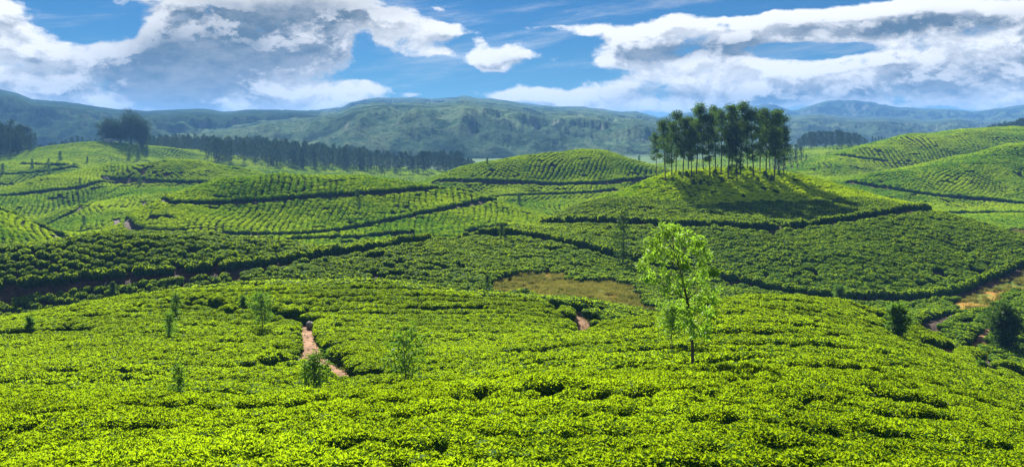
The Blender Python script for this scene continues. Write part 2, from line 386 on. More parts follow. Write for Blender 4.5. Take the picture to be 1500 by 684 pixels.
# right-hand hills
line(0, [(1190,244,398),(1250,225,415),(1330,209,432),(1400,200,442),(1440,196.5,448),(1500,199,448),(1700,200,450)])
line(0, [(1200,262,322),(1245,262,318),(1300,249,328),(1380,232,338),(1440,221,344),(1500,211,350),(1700,204,354)])
line(0, [(1300,268,352),(1400,256,366),(1500,245,376),(1700,240,380),(1300,262,385),(1400,250,405),(1500,240,415)])
line(0, [(1280,276,304),(1350,286,298),(1430,293,295),(1500,300,290),(1650,305,288),(1300,300,280),(1400,314,255),(1500,314,255),(1650,322,250)])
line(0, [(1440,330,235),(1500,340,225),(1650,345,222)])
line(0, [(1100,262,420),(1150,250,470),(1190,240,520),(1210,228,560),(1240,220,590),(1200,214,640),(1280,212,640)])
line(0, [(1350,230,600),(1450,225,620),(1600,220,620)])
line(0, [(900,250,560),(1000,245,570),(780,262,560)])
# wide background
line(1000, [(x, 222) for x in (-250,-100,100,300,500,700,900,1100,1300,1500,1750)])
line(1500, [(x, 212) for x in (-250,0,250,500,750,1000,1250,1500,1750)])
line(2600, [(x, 205) for x in (-250,0,250,500,750,1000,1250,1500,1750)])
line(9000, [(x, 196) for x in (-250,250,750,1250,1750)])
CP = np.array(CP, float)
SU, SV = 1/240.0, 5.0
def _k(r2):
    return r2*np.log(r2+1e-9)
def fit():
    P = np.stack([CP[:,0]*SU, np.log(CP[:,2])*SV], 1)
    y = (CP[:,1]-HY)/F - EYE/CP[:,2]
    n = len(P)
    d2 = ((P[:,None]-P[None])**2).sum(-1)
    A = np.zeros((n+3, n+3)); A[:n,:n] = _k(d2) + np.eye(n)*0.004
    A[:n,n] = 1; A[:n,n+1:] = P; A[n:,:n] = A[:n,n:].T
    return P, np.linalg.solve(A, np.concatenate([y, np.zeros(3)]))
UG = np.linspace(-260, 1760, 203)                      # lattice of bearings
VG = np.linspace(math.log(3), math.log(9000), 560)     # lattice of log distances
def lattice():
    P, w = fit(); n = len(P)
    S = np.zeros((len(UG), len(VG)))
    vv = VG*SV
    for i, u in enumerate(UG*SU):
        d2 = (P[:,0][:,None]-u)**2 + (P[:,1][:,None]-vv[None])**2
        S[i] = w[:n] @ _k(d2) + w[n] + w[n+1]*u + w[n+2]*vv
    return S
S = lattice()
def z_of(px, D):
    """canopy height over the point at bearing px and depth D"""
    px = np.asarray(px, float); D = np.asarray(D, float)
    a = np.clip((px-UG[0])/(UG[1]-UG[0]), 0, len(UG)-1.001); b = np.clip((np.log(np.maximum(D,.5))-VG[0])/(VG[1]-VG[0]), 0, len(VG)-1.001)
    i = a.astype(int); j = b.astype(int); a = a-i; b = b-j
    s = (S[i,j]*(1-a)+S[i+1,j]*a)*(1-b) + (S[i,j+1]*(1-a)+S[i+1,j+1]*a)*b
    return -s*D - EYE
def zxy(x, y):
    y = np.maximum(y, .5)
    return z_of(CX+F*np.asarray(x)/y, y)

_z0 = zxy
def zxy(x, y):
    """canopy height over the plan point x, y, with the small rolls of the planting added"""
    x = np.asarray(x, float); y = np.asarray(y, float)
    r = (fbm(x/17+40, y/17+7, 3)-.5)
    amp = .9+1.6*np.clip((y-60)/300, 0, 1)
    return _z0(x, y) + r*amp*np.clip(1-(y-700)/600, 0, 1)
CUT = 0.85                                       # the bushes stand this high
def gxy(x, y): return zxy(x, y)-CUT
_DS = np.exp(np.arange(math.log(9), math.log(3000), .0015))
def hit(px, py, drop=0.0, lo=9, hi=3000):
    """first point of the land met from the viewpoint in this direction"""
    D = _DS[(_DS >= lo) & (_DS <= hi)]; x = (px-CX)/F*D
    z = zxy(x, D)-drop
    yy = HY-F*z/D
    k = np.nonzero(yy <= py)[0]
    i = k[0] if len(k) else int(np.argmin(yy))
    return np.array([x[i], D[i], z[i]])

# ------------------------------------------------------------------ land use: paths and meadows
PATHS = [  # bearing/drop points, clear width in metres, distance range, dirt bed
 ([(-160,442),(0,432),(80,422),(150,413),(230,407),(300,401),(350,396),(400,389),(450,381),(500,373),(550,367),(600,358),(650,350),(700,344),(770,347),(850,363),(900,378),(940,388)], 1.7, 100, 165),
 ([(940,388),(985,398)], 1.4, 110, 150),
 ([(690,341),(730,334),(770,331),(850,327),(930,329),(960,330),(1010,332),(1060,332),(1090,335),(1125,339),(1165,335),(1200,331),(1250,323),(1300,316),(1340,310),(1372,307)], 2.2, 140, 215),
 ([(1035,404),(1060,412),(1100,420),(1140,428),(1180,435),(1220,440),(1300,441),(1360,439),(1400,434),(1430,424),(1465,409),(1500,394),(1560,378)], 1.9, 112, 150),
 ([(212,297),(260,300),(330,299),(400,295),(450,291),(520,287),(600,281),(660,277),(690,275)], 1.7, 210, 290),
 ([(170,322),(185,334),(205,342),(260,343)], 2.2, 170, 260),
 ([(330,345),(400,346),(450,344),(500,339),(550,330),(600,319),(650,309),(700,299),(732,292)], 1.9, 180, 270),
 ([(430,352),(520,350),(600,343)], 1.6, 170, 230),
 ([(155,262),(190,266),(230,268),(270,269),(305,269)], 2.6, 300, 360),
 ([(640,267),(690,267),(730,268),(780,270),(830,272),(880,270),(930,266),(965,262)], 2.4, 285, 360),
 ([(700,292),(750,288),(800,286),(850,285),(900,280)], 1.8, 260, 330),
 ([(28,241),(60,243),(110,246),(150,246),(185,246)], 2.8, 380, 470),
 ([(-40,262),(0,258),(40,256),(80,252),(110,246)], 2.2, 340, 440),
 ([(-60,294),(0,289),(50,284),(100,279),(150,270),(190,263)], 2.6, 270, 380),
 ([(-40,300),(0,307),(30,320),(60,334),(90,348)], 2.0, 180, 230),
 ([(70,330),(110,312),(140,295),(175,275),(215,268)], 2.0, 230, 360),
 ([(1192,226),(1230,230),(1290,237)], 2.4, 400, 480),
 ([(1248,268),(1290,276),(1350,286),(1390,290),(1430,293),(1470,297),(1500,300),(1600,304)], 2.2, 255, 320),
 ([(1395,314),(1440,314),(1500,312),(1600,312)], 2.2, 230, 275),
 # near field
 ([(250,450),(300,453),(360,458),(400,464),(440,470),(452,478)], 1.0, 60, 90),
 ([(452,476),(446,490),(452,505),(462,522),(480,538),(512,556)], 1.55, 40, 84),
 ([(452,476),(446,490),(452,505),(440,535),(420,540),(400,543)], 1.3, 40, 84),
 ([(851,462),(852,478),(853,492)], 2.2, 55, 96),
 ([(820,452),(850,456),(880,456)], 1.1, 60, 98),
 ([(1288,470),(1310,478),(1335,485),(1365,474),(1392,462)], 2.2, 60, 110),
 ([(1378,516),(1400,512),(1425,504),(1445,492),(1452,476)], 1.4, 55, 110),
 ([(1440,520),(1452,532),(1440,548)], 1.6, 50, 100),
 ([(1470,550),(1500,553),(1560,560)], 2.6, 45, 95),
 ([(1440,505),(1480,508),(1520,500)], 1.3, 55, 110),
 # gaps among the near bushes, the first cut to mimic the young tree's cast shadow
 ([(1020,553),(1050,562),(1092,572)], .15, 14, 40),
 ([(760,628),(800,622),(830,618)], -.05, 12, 30),
 ([(345,676),(372,662)], .7, 9, 24),
 ([(610,672),(640,676)], .3, 9, 22),
 ([(0,627),(60,634)], .2, 12, 34), ([(560,600),(640,583)], .1, 12, 34),
 ([(770,528),(810,522)], .4, 30, 60), ([(1180,640),(1260,650)], .35, 10, 24),
]
def densify(pts, step):
    out = [pts[0]]
    for a, b in zip(pts[:-1], pts[1:]):
        n = max(1, int(math.hypot(b[0]-a[0], b[1]-a[1])/step))
        out += [a+(b-a)*(i+1)/n for i in range(n)]
    return np.array(out)
def smooth_line(p, it=3):
    for _ in range(it):
        q = p.copy(); q[1:-1] = (p[:-2]+2*p[1:-1]+p[2:])/4; p = q
    return p
lines = []
for k_, (pts, w, lo, hi) in enumerate(PATHS):
    w *= .98 if k_ < 19 and k_ != 3 else (.8 if k_ in (3, 22, 24, 25, 26, 27, 28) else 1)
    dense = densify(np.array(pts, float), 7.0)
    g = np.array([hit(a, b, .55, lo, hi)[:2] for a, b in dense])
    lines.append((smooth_line(densify(smooth_line(g, 3), 1.0), 4), w))
def path_clear(x, y):
    """signed metres to the nearest edge of a path (negative: on the path)"""
    best = np.full(x.shape, 99.0)
    for pl, w in lines:
        lo = pl.min(0)-4; hi = pl.max(0)+4
        s = np.nonzero((x > lo[0]) & (x < hi[0]) & (y > lo[1]) & (y < hi[1]))[0]
        if not len(s): continue
        q = np.stack([x[s], y[s]], 1); bb = best[s]
        for a, b in zip(pl[:-1], pl[1:]):
            d = b-a; t = np.clip(((q-a) @ d)/(d @ d+1e-9), 0, 1)
            bb = np.minimum(bb, np.hypot(*(q-a-t[:,None]*d).T)-w/2)
        best[s] = bb
    return best
def inpoly(x, y, poly):
    ins = np.zeros(x.shape, bool); n = len(poly)
    for i in range(n):
        x1, y1 = poly[i]; x2, y2 = poly[(i+1) % n]
        c = ((y1 > y) != (y2 > y)) & (x < (x2-x1)*(y-y1)/((y2-y1) if y2 != y1 else 1e-9)+x1)
        ins ^= c
    return ins
MEADOWS = []
for outline, lo, hi in [([(712,436),(724,413),(748,405),(800,401),(843,404),(862,412),(900,417),(935,432),(962,446),(1000,452),(960,462),(900,452),(800,444),(740,440)], 96, 128),
                        ([(1388,452),(1412,440),(1440,426),(1470,412),(1500,398),(1640,362),(1640,420),(1500,428),(1478,432),(1455,455),(1420,462)], 100, 165),
                        ([(1452,342),(1500,338),(1650,334),(1650,352),(1500,352)], 200, 250)]:
    MEADOWS.append(np.array([hit(a, b, CUT, lo, hi)[:2] for a, b in densify(np.array(outline+outline[:1], float), 12)]))
def meadow(x, y):
    m = np.zeros(x.shape, bool)
    wob = (fbm(x/4, y/4, 3)-.5)*6
    for p in MEADOWS: m |= inpoly(x+wob, y+wob, p)
    return m

# ------------------------------------------------------------------ the ground: one sheet out to the horizon
cols = np.concatenate([np.arange(-1500, -300, 60), np.arange(-300, 1800, 7), np.arange(1800, 3001, 60)]).astype(float)
rows = np.concatenate([[.5, 1, 2], np.exp(np.arange(math.log(3), math.log(640), .0125)), np.exp(np.arange(math.log(640), math.log(9000), .03)), [9000]])
PXg, DG = np.meshgrid(cols, rows)
XG = (PXg-CX)/F*DG
ZG = gxy(XG, DG)
XG = np.vstack([(cols-CX)/F*70, XG]); DG = np.vstack([np.full(len(cols), -40.0), DG]); ZG = np.vstack([np.full(len(cols), 5.0), ZG])
nr, nc = XG.shape
idx = np.arange(nr*nc).reshape(nr, nc)
quads = np.stack([idx[:-1,:-1], idx[:-1,1:], idx[1:,1:], idx[1:,:-1]], -1).reshape(-1, 4)
me = mesh_np('ground', np.stack([XG, DG, ZG], -1).reshape(-1, 3), [quads], [M['ground']], smooth=True)
ca = me.color_attributes.new('cover', 'FLOAT_COLOR', 'POINT')
cv = np.zeros((nr*nc, 4), np.float32); cv[:,3] = 1
xr, yr = XG.ravel(), DG.ravel()
near = (yr > 60) & (yr < 300)
mm = np.zeros(len(xr)); mm[near] = meadow(xr[near], yr[near]); cv[:,0] = mm
cv[:,1] = np.clip((yr-590)/40, 0, 1)
ca.data.foreach_set('color', cv.ravel())
ground = tag(obj('ground', me), 'rolling hillsides under the tea, running out to the far valley', kind='structure')
GROUND_MIN = ZG.min()

# dirt beds of the paths; most carry the hedge shade in their colour
def ribbon(pl, w, name, mat, lift=.05):
    d = np.gradient(pl, axis=0); d /= np.linalg.norm(d, axis=1)[:,None]+1e-9
    nrm = np.stack([-d[:,1], d[:,0]], 1); n = len(pl); k = 5
    jit = 1+.55*(fbm(pl[:,0]/2.3, pl[:,1]/2.3, 2)-.5)*2
    V = []
    for j in range(k):
        s = (j/(k-1)-.5)*w
        q = pl+nrm*(s*jit)[:,None]
        V.append(np.column_stack([q, gxy(q[:,0], q[:,1])+lift-(.0 if 0 < j < k-1 else .12)]))
    V = np.stack(V, 1).reshape(-1, 3); ii = np.arange(n*k).reshape(n, k)
    Q = np.stack([ii[:-1,:-1], ii[:-1,1:], ii[1:,1:], ii[1:,:-1]], -1).reshape(-1, 4)
    o = obj(name, mesh_np(name, V, [Q], [mat], smooth=True)); o['kind'] = 'structure'
    return o
RED = (20, 22, 25, 27)
for i, (pl, w) in enumerate(lines):
    if i < 29:
        o = ribbon(pl, w+(.5 if i in RED else .3), 'path', M['dirt'] if i in RED else M['shade_dark_earth'], .05+.012*(i % 7))
        if i == 20: o['label'] = 'reddish dirt footpath dropping through the left field of bushes'

# ------------------------------------------------------------------ mountains behind the valley
def range_mesh(name, prof, d0, dc, d1, rough, mat, seed, label, n=800, m=170, lift=0, fr=.0022, jag=0.0):
    prof = np.array(prof, float)
    px = np.linspace(prof[0,0], prof[-1,0], n)
    # smooth interpolation through the surveyed crest
    cr = np.interp(px, prof[:,0], prof[:,1])
    ker = np.exp(-np.linspace(-2, 2, 9)**2); ker /= ker.sum()
    cr = np.convolve(np.pad(cr, 4, mode='edge'), ker, 'valid')
    D = np.concatenate([np.linspace(d0, dc, m), np.linspace(dc, d1, m//3)[1:]])
    PX, DD = np.meshgrid(px, D)
    X = (PX-CX)/F*DD
    top = (HY-cr)/F*dc                             # crest height
    floor_ = gxy(np.clip(X, -9000, 9000), DD)-6
    t = np.where(DD <= dc, (DD-d0)/(dc-d0), 1-(DD-dc)/(d1-dc)*.8)
    shape = t**.72
    rd = fbm(X*fr+seed, DD*fr*.8+seed*2, 6, .55, ridged=True)-.55
    rr = fbm(X*fr*.35+seed*3, DD*fr*.35, 3)-.5
    env = np.sin(np.clip(t, 0, 1)*math.pi)**.7
    Z = floor_+(top[None]-floor_)*np.clip(shape+rr*.35*env, 0, 1.02)+rd*rough*env
    Z += (fbm(X*fr*4+9, DD*fr*3, 5, .55, ridged=True)-.5)*rough*.4*env
    Z += (fbm(X*fr*13+2, DD*fr*11, 4, .6, ridged=True)-.5)*rough*.16*np.clip(env*1.3, 0, 1)
    Z += (fbm(X*fr*9+5, DD*fr*9, 4)-.5)*jag*np.clip(t*1.6, 0, 1)
    # nothing in front of the crest may stand above it along the view
    lim = (top/dc)[None]*DD+(fbm(X*fr*14+5, DD*fr*14, 4)-.5)*jag*.35
    Z = np.minimum(Z, np.maximum(lim-np.abs(1-t)*14, floor_))
    ii = np.arange(Z.size).reshape(Z.shape)
    Q = np.stack([ii[:-1,:-1], ii[:-1,1:], ii[1:,1:], ii[1:,:-1]], -1).reshape(-1, 4)
    me = mesh_np(name, np.stack([X, DD, Z], -1).reshape(-1, 3), [Q], [mat], smooth=True)
    return tag(obj(name, me), label, kind='structure')
MM1 = mountain_material('shaded_wooded_mountain', (0.03, 0.06, 0.025), (0.06, 0.10, 0.04), (0.010, 0.022, 0.014), (0.10, 0.10, 0.09), 2.0, .44)  # darker than the middle mountain: cloud shadow put into its colours
MM2 = mountain_material('grassy_mountain', (0.045, 0.09, 0.05), (0.13, 0.18, 0.10), (0.010, 0.028, 0.022), (0.22, 0.21, 0.19), 2.0, .49)
MM3 = mountain_material('far_mountain', (0.06, 0.10, 0.05), (0.11, 0.14, 0.07), (0.02, 0.04, 0.03), (0.14, 0.13, 0.12), .6, .48)
range_mesh('mountain', [(-420,150),(-200,135),(-80,128),(0,131),(25,137),(50,147),(90,149),(130,154),(170,160),(215,163),(260,161),(300,160),(330,164),(370,161),(430,162),(470,164),(520,172),(600,186),(700,196),(820,206)],
           950, 2000, 2600, 120, MM1, 3.1, 'blue wooded mountain ridge, coloured dark for cloud shadow, behind the tree belt on the left', jag=14)
range_mesh('mountain', [(200,190),(320,178),(400,166),(470,161),(500,157),(515,150),(535,146),(560,144),(600,143.5),(640,145),(665,143),(680,140),(695,143),(740,147),(780,154),(810,156),(850,157),(880,160),(910,165),(930,164),(960,171),(985,180),(1020,190),(1090,200),(1200,208)],
           860, 2800, 3600, 230, MM2, 11.7, 'broad craggy grass mountain filling the middle of the skyline', jag=22)
range_mesh('mountain', [(880,200),(980,180),(1040,170),(1075,164),(1110,168),(1150,170),(1200,166),(1250,172),(1300,171),(1360,175),(1400,172),(1440,176),(1500,172),(1580,166),(1700,160),(1900,160)],
           1400, 2900, 3400, 140, MM3, 23.3, 'hazy middle ridge on the right, below the far peaks', jag=16)
range_mesh('mountain', [(850,186),(960,172),(1030,162),(1062,157),(1078,153),(1090,151.5),(1102,156),(1118,152.5),(1135,154),(1160,163),(1180,158),(1205,150),(1225,147),(1256,147),(1275,150),(1290,152),(1312,157),(1350,159),(1395,160),(1425,164),(1455,160),(1475,157),(1500,154),(1580,146),(1700,150),(2000,160)],
           2500, 3500, 4100, 130, MM3, 31.9, 'farthest pale blue peaks on the right skyline', jag=26)

# ------------------------------------------------------------------ tea bushes
def rand_unit(n, r):
    v = r.normal(size=(n, 3)); return v/np.linalg.norm(v, axis=1)[:,None]
def norm(v): return v/(np.linalg.norm(v, axis=-1, keepdims=True)+1e-9)
def leaf_quads(P, d, wdir, L, Wd, fold=.25):
    """one folded blade per point: base, two shoulders, tip"""
    s = norm(np.cross(d, wdir)); nrm = np.cross(s, d)
    L = L[:,None]; Wd = Wd[:,None]
    a = P; c = P+d*L-nrm*L*.10; m = P+d*L*.48
    b = m+s*Wd*.5+nrm*Wd*fold; e = m-s*Wd*.5+nrm*Wd*fold
    V = np.stack([a, b, c, e], 1).reshape(-1, 3)
    q = np.arange(len(P)*4).reshape(-1, 4)
    T = np.concatenate([q[:, [0, 1, 2]], q[:, [0, 2, 3]]])
    return V, T
def bush_mesh(name, n_leaf, ll, seed, top_flush=.9, hull_bright=False, nr_=6, ns_=12, lay=0.0):
    r = np.random.default_rng(seed)
    RX, RY, H = .66, .60, .86
    ph = r.random(4)*6.28
    flat = .34 if seed < 200 else (.42 if seed < 300 else .45)
    def surf(th, a):
        lump = 1+.07*np.sin(3*th+ph[0])+.05*np.sin(5*th+ph[1])
        rho = np.sin(a)**.8*lump
        z = H*np.clip(np.cos(a), 0, 1)**flat*(1+.05*np.sin(4*th+ph[2])*np.sin(a)+.045*np.sin(7*rho*np.cos(th)+ph[3]))
        return np.stack([RX*rho*np.cos(th), RY*rho*np.sin(th), z], -1)
    A = np.linspace(.0, math.pi/2, nr_+1)[1:]; TH = np.linspace(0, 2*math.pi, ns_, endpoint=False)
    aa, tt = np.meshgrid(A, TH, indexing='ij')
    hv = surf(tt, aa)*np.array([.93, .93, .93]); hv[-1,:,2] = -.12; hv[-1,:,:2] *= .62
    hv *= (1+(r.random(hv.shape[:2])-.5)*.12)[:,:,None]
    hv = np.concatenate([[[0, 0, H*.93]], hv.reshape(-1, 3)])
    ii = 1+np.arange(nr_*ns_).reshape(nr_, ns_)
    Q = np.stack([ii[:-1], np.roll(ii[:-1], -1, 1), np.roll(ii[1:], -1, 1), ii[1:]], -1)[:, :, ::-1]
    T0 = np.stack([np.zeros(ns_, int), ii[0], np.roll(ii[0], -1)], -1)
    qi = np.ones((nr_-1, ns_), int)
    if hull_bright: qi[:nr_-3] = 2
    # blades
    n = n_leaf
    u = r.random(n); a = np.arcsin(np.clip(u**.62, 0, 1)); th = r.random(n)*2*math.pi
    P = surf(th, a)
    up = np.array([0, 0, 1.0])
    nr = norm(np.stack([np.cos(th)*np.sin(a)**3, np.sin(th)*np.sin(a)**3, np.cos(a)+.12], -1))
    d = norm((nr*.55+up*.35)*(1-lay)+rand_unit(n, r)*.75)
    if lay: d = norm(d-nr*(d*nr).sum(-1, keepdims=True)*.75*lay)
    depth = r.random(n)**2
    P = P-nr*(ll*.75+depth*.08)[:,None] if isinstance(depth, np.ndarray) else P
    wd = norm(nr+rand_unit(n, r)*.6)
    L = ll*(.6+.8*r.random(n)); Wd = L*(.36+.16*r.random(n))
    LV, LT = leaf_quads(P, d, wd, L, Wd)
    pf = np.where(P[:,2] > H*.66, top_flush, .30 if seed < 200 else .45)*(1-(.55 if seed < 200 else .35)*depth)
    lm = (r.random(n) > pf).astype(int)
    V = np.concatenate([hv, LV]); LT = LT+len(hv)
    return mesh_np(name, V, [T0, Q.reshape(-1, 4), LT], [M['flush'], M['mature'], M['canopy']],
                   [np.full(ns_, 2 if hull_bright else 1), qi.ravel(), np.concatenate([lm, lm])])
def tube_geo(paths, k=6):
    """paths: list of (points (n,3), radii (n,))"""
    V = []; Q = []; off = 0
    for p, rad in paths:
        p = np.asarray(p, float); n = len(p)
        d = norm(np.gradient(p, axis=0))
        ref = np.where(np.abs(d[:,2:3]) > .9, np.array([[1., 0, 0]]), np.array([[0, 0, 1.]]))
        a = norm(np.cross(d, ref)); b = np.cross(d, a)
        t = np.linspace(0, 2*math.pi, k, endpoint=False)
        ring = p[:,None]+(a[:,None]*np.cos(t)[None,:,None]+b[:,None]*np.sin(t)[None,:,None])*np.asarray(rad)[:,None,None]
        V.append(ring.reshape(-1, 3)); ii = off+np.arange(n*k).reshape(n, k)
        Q.append(np.stack([ii[:-1], np.roll(ii[:-1], -1, 1), np.roll(ii[1:], -1, 1), ii[1:]], -1).reshape(-1, 4)); off += n*k
    return np.concatenate(V), np.concatenate(Q)
def tube_mesh(name, paths, mat, k=6):
    V, Q = tube_geo(paths, k)
    return mesh_np(name, V, [Q], [mat], smooth=True)
NV = 5
LODS = [(3800, .063), (1400, .095), (520, .145), (150, .25)]
bank = []
for lod, (n, ll) in enumerate(LODS):
    for v in range(NV):
        bank.append(bush_mesh('tea_foliage', n, ll, 100*lod+v, top_flush=[.74, .80, .97, 1.0][lod], hull_bright=lod >= 3, lay=[.2, .35, .75, .85][lod]))  # dark mid hulls, bright far hulls: hillside shade and sun put into colour
stems = []
for v in range(3):
    r = np.random.default_rng(900+v); ps = []
    for s in range(7):
        t = r.random()*6.28; q = r.random(); c, sn = math.cos(t), math.sin(t)
        ps.append((np.array([[.05*c, .05*sn, -.15], [.12*c+.03*q, .12*sn, .12], [.24*c, .24*sn+.03*q, .34], [.36*c, .34*sn, .60]]), np.array([.028, .022, .016, .008])))
    stems.append(tube_mesh('tea_stem', ps, M['wood'], 5))

# planting plan
def plan():
    out = []
    def patch(x0, x1, y0, y1, sx, sy, ang, wob, keep, rows_up=False):
        c, s = math.cos(ang), math.sin(ang)
        ext = max(x1-x0, y1-y0)*.75; cx, cy = (x0+x1)/2, (y0+y1)/2
        a = np.arange(-ext, ext, sx); b = np.arange(-ext, ext, sy)
        A, B = np.meshgrid(a, b); A = A+(0 if rows_up else 1)*(np.arange(len(b)) % 2)[:,None]*sx*.5
        A = A.ravel(); B = B.ravel()
        x = cx+A*c-B*s; y = cy+A*s+B*c
        wx = (fbm(x/23+3, y/23, 2)-.5)*wob; wy = (fbm(x/23, y/23+9, 2)-.5)*wob
        jit = np.where(y < 98, .10, np.where(y < 170, .17, .10))
        x = x+wx+rng.normal(size=len(x))*jit; y = y+wy+rng.normal(size=len(x))*jit
        px = CX+F*x/np.maximum(y, 1)
        k = (x > x0) & (x < x1) & (y > y0) & (y < y1) & (px > -190) & (px < 1690)
        x, y, px = x[k], y[k], px[k]
        k = keep(px, y)
        out.append((x[k], y[k], np.full(k.sum(), ang if rows_up else 9.0)))
    patch(-75, 75, 5, 99, 1.06, 1.20, R(4), 7, lambda p, y: y < 98)
    patch(-130, 130, 97, 215, 1.12, 1.18, R(-22), 5, lambda p, y: (y >= 98) & (y < 170+(p > 690)*45))
    mid = lambda p, y: (y >= 170+(p > 690)*45) & (y < 395)
    patch(-240, 120, 165, 400, 1.38, 1.12, R(24), 9, lambda p, y: mid(p, y) & (p < 150+(y > 290)*60), True)
    patch(-200, 120, 165, 300, 1.38, 1.12, R(4), 9, lambda p, y: mid(p, y) & (p >= 150) & (y <= 290) & (p < 1050), True)
    patch(-200, 240, 290, 400, 1.40, 1.12, R(-22), 12, lambda p, y: mid(p, y) & (p >= 210) & (y > 290) & (p < 1090), True)
    patch(-20, 280, 165, 400, 1.38, 1.12, R(38), 12, lambda p, y: mid(p, y) & (p >= 1050+(y > 290)*40), True)
    patch(-420, 420, 390, 640, 1.75, 1.4, R(-8), 10, lambda p, y: (y >= 395) & (y < 632), True)
    return [np.concatenate([o[i] for o in out]) for i in range(3)]
bx_, by_, ba_ = plan()
# what can be met from about the viewpoint, with room to step aside
vis_px = np.arange(-200, 1701, 6.0); vis_D = np.exp(np.arange(math.log(4), math.log(660), .004))
PXv, DDv = np.meshgrid(vis_px, vis_D); Xv = (PXv-CX)/F*DDv
Yv = HY-F*(zxy(Xv, DDv))/DDv
run = np.minimum.accumulate(Yv, 0)
bz_ = zxy(bx_, by_)
bpx = CX+F*bx_/by_
ci = np.clip(((bpx-vis_px[0])/6).astype(int), 0, len(vis_px)-1); di = np.clip(((np.log(by_)-math.log(4))/.004).astype(int)-2, 0, len(vis_D)-1)
lift = 1.2+by_*.006
keep = (HY-F*(bz_+lift)/by_ <= run[di, ci]) & (by_ > 5.5)
bx_, by_, bz_, bpx, ba_ = bx_[keep], by_[keep], bz_[keep], bpx[keep], ba_[keep]
pc = path_clear(bx_, by_)
wide_clear = by_ > 40
keep = (pc > np.where(wide_clear, .95, .22)) & ~meadow(bx_, by_)
grove = hit(1060, 256, .3, 180, 222)
# odd bushes missing, more so in loose streaks
gap = fbm(bx_/9+50, by_/3.0, 3)
keep &= ~((rng.random(len(bx_)) < .006) | ((gap > .735) & (rng.random(len(bx_)) < .55) & (by_ < 420)))
bx_, by_, bz_, bpx, pc, ba_ = bx_[keep], by_[keep], bz_[keep], bpx[keep], pc[keep], ba_[keep]
# clipped rows line every path; the bank side stands taller
ex, ey, eh = [], [], []
for k, (pl, w) in enumerate(lines):
    if k >= 29: continue
    d = np.gradient(pl, axis=0); d /= np.linalg.norm(d, axis=1)[:,None]+1e-9
    n_ = np.stack([-d[:,1], d[:,0]], 1)
    seg = np.concatenate([[0], np.cumsum(np.hypot(*np.diff(pl, axis=0).T))])
    st = np.arange(.4, seg[-1], .86)
    for s in (-1, 1):
        q = pl+n_*s*(w/2+.50)
        qx = np.interp(st, seg, q[:,0])+rng.normal(size=len(st))*.14; qy = np.interp(st, seg, q[:,1])+rng.normal(size=len(st))*.14
        far = np.interp(st, seg, n_[:,1]*s) > 0
        ex.append(qx); ey.append(qy); eh.append(np.where(far, 1.55 if k < 19 else 1.08, .90)+rng.normal(size=len(st))*.15)
ex, ey, eh = map(np.concatenate, (ex, ey, eh))
epx = CX+F*ex/ey; epc = path_clear(ex, ey)
k_ = (epc > .36) & ~meadow(ex, ey) & (epx > -190) & (epx < 1690) & (ey > 40)
ex, ey, eh, epx, epc = ex[k_], ey[k_], eh[k_], epx[k_], epc[k_]
n_grid = len(bx_)
ba_ = np.concatenate([ba_, np.full(len(ex), 9.0)]); bx_ = np.concatenate([bx_, ex]); by_ = np.concatenate([by_, ey]); bz_ = np.concatenate([bz_, zxy(ex, ey)]); bpx = np.concatenate([bpx, epx]); pc = np.concatenate([pc, epc])
e = .8
gx = (zxy(bx_+e, by_)-zxy(bx_-e, by_))/(2*e); gy = (zxy(bx_, by_+e)-zxy(bx_, by_-e))/(2*e)
tl = np.where(by_ > 98, .85, .9)
nrm = norm(np.stack([-gx*tl, -gy*tl, np.ones_like(gx)], -1))
yaw = rng.normal(size=len(bx_))*np.where(by_ < 98, .25, 1.2)+np.where(rng.random(len(bx_)) < .5, 0, math.pi)
yaw = np.where(ba_ < 5, ba_+rng.normal(size=len(bx_))*.12+np.where(rng.random(len(bx_)) < .5, 0, math.pi), yaw)
hgt = 1+(fbm(bx_/6.5, by_/1.7, 2)-.5)*np.where(by_ < 60, .50, np.where(by_ < 170, .5, .28))+rng.normal(size=len(bx_))*np.where(by_ < 98, .05, np.where(by_ < 170, .09, .05))
hgt[n_grid:] = eh
hgt = hgt*np.where(by_ > 395, 1.25, 1)
wid = (.94+rng.random(len(bx_))*.26)*np.where(by_ < 98, 1.14, np.where(by_ < 170, 1.20, 1.14))*np.where(by_ > 395, 1.35, np.where(by_ > 170, 1.08, 1.0))
def eulers(n, yaw):
    zx = n; xx = norm(np.stack([np.cos(yaw), np.sin(yaw), np.zeros_like(yaw)], -1)); yy = norm(np.cross(zx, xx)); xx = np.cross(yy, zx)
    ry = np.arcsin(np.clip(-xx[:,2], -1, 1)); rx = np.arctan2(yy[:,2], zx[:,2]); rz = np.arctan2(xx[:,1], xx[:,0])
    return np.stack([rx, ry, rz], -1)
steep = np.clip(gy-.20, 0, .30)*(by_ > 98)*(by_ < 128)*(bpx < 620)
wid = wid*(1-steep*.75)
rot = eulers(nrm, yaw)
scl = np.stack([wid*np.where(by_ < 98, 1.12, 1), wid*np.where(ba_ < 5, 1.12, 1), hgt], -1)
base = np.stack([bx_, by_, gxy(bx_, by_)-.02], -1)
lod = np.digitize(by_, [34, 82, 175])
pick = lod*NV+rng.integers(0, NV, len(bx_))
print('bushes', len(bx_), np.bincount(lod))

# the 300 that show largest: bushes of their own
inview = (bpx > -10) & (bpx < 1510) & (HY-F*bz_/by_ < 700)
order = np.argsort(by_+(~inview)*1e6)[:300]
own = np.zeros(len(bx_), bool); own[order] = True
for i in order:
    o = obj('tea_bush', bank[int(pick[i]) % NV]); o.location = base[i]; o.rotation_euler = rot[i]; o.scale = scl[i]
    tag(o, 'waist-high bright green tea bush in the leafy canopy closest to the viewer', 'tea bush', 'tea bushes of the nearest rows')
    s = obj('stem', stems[i % 3], o)

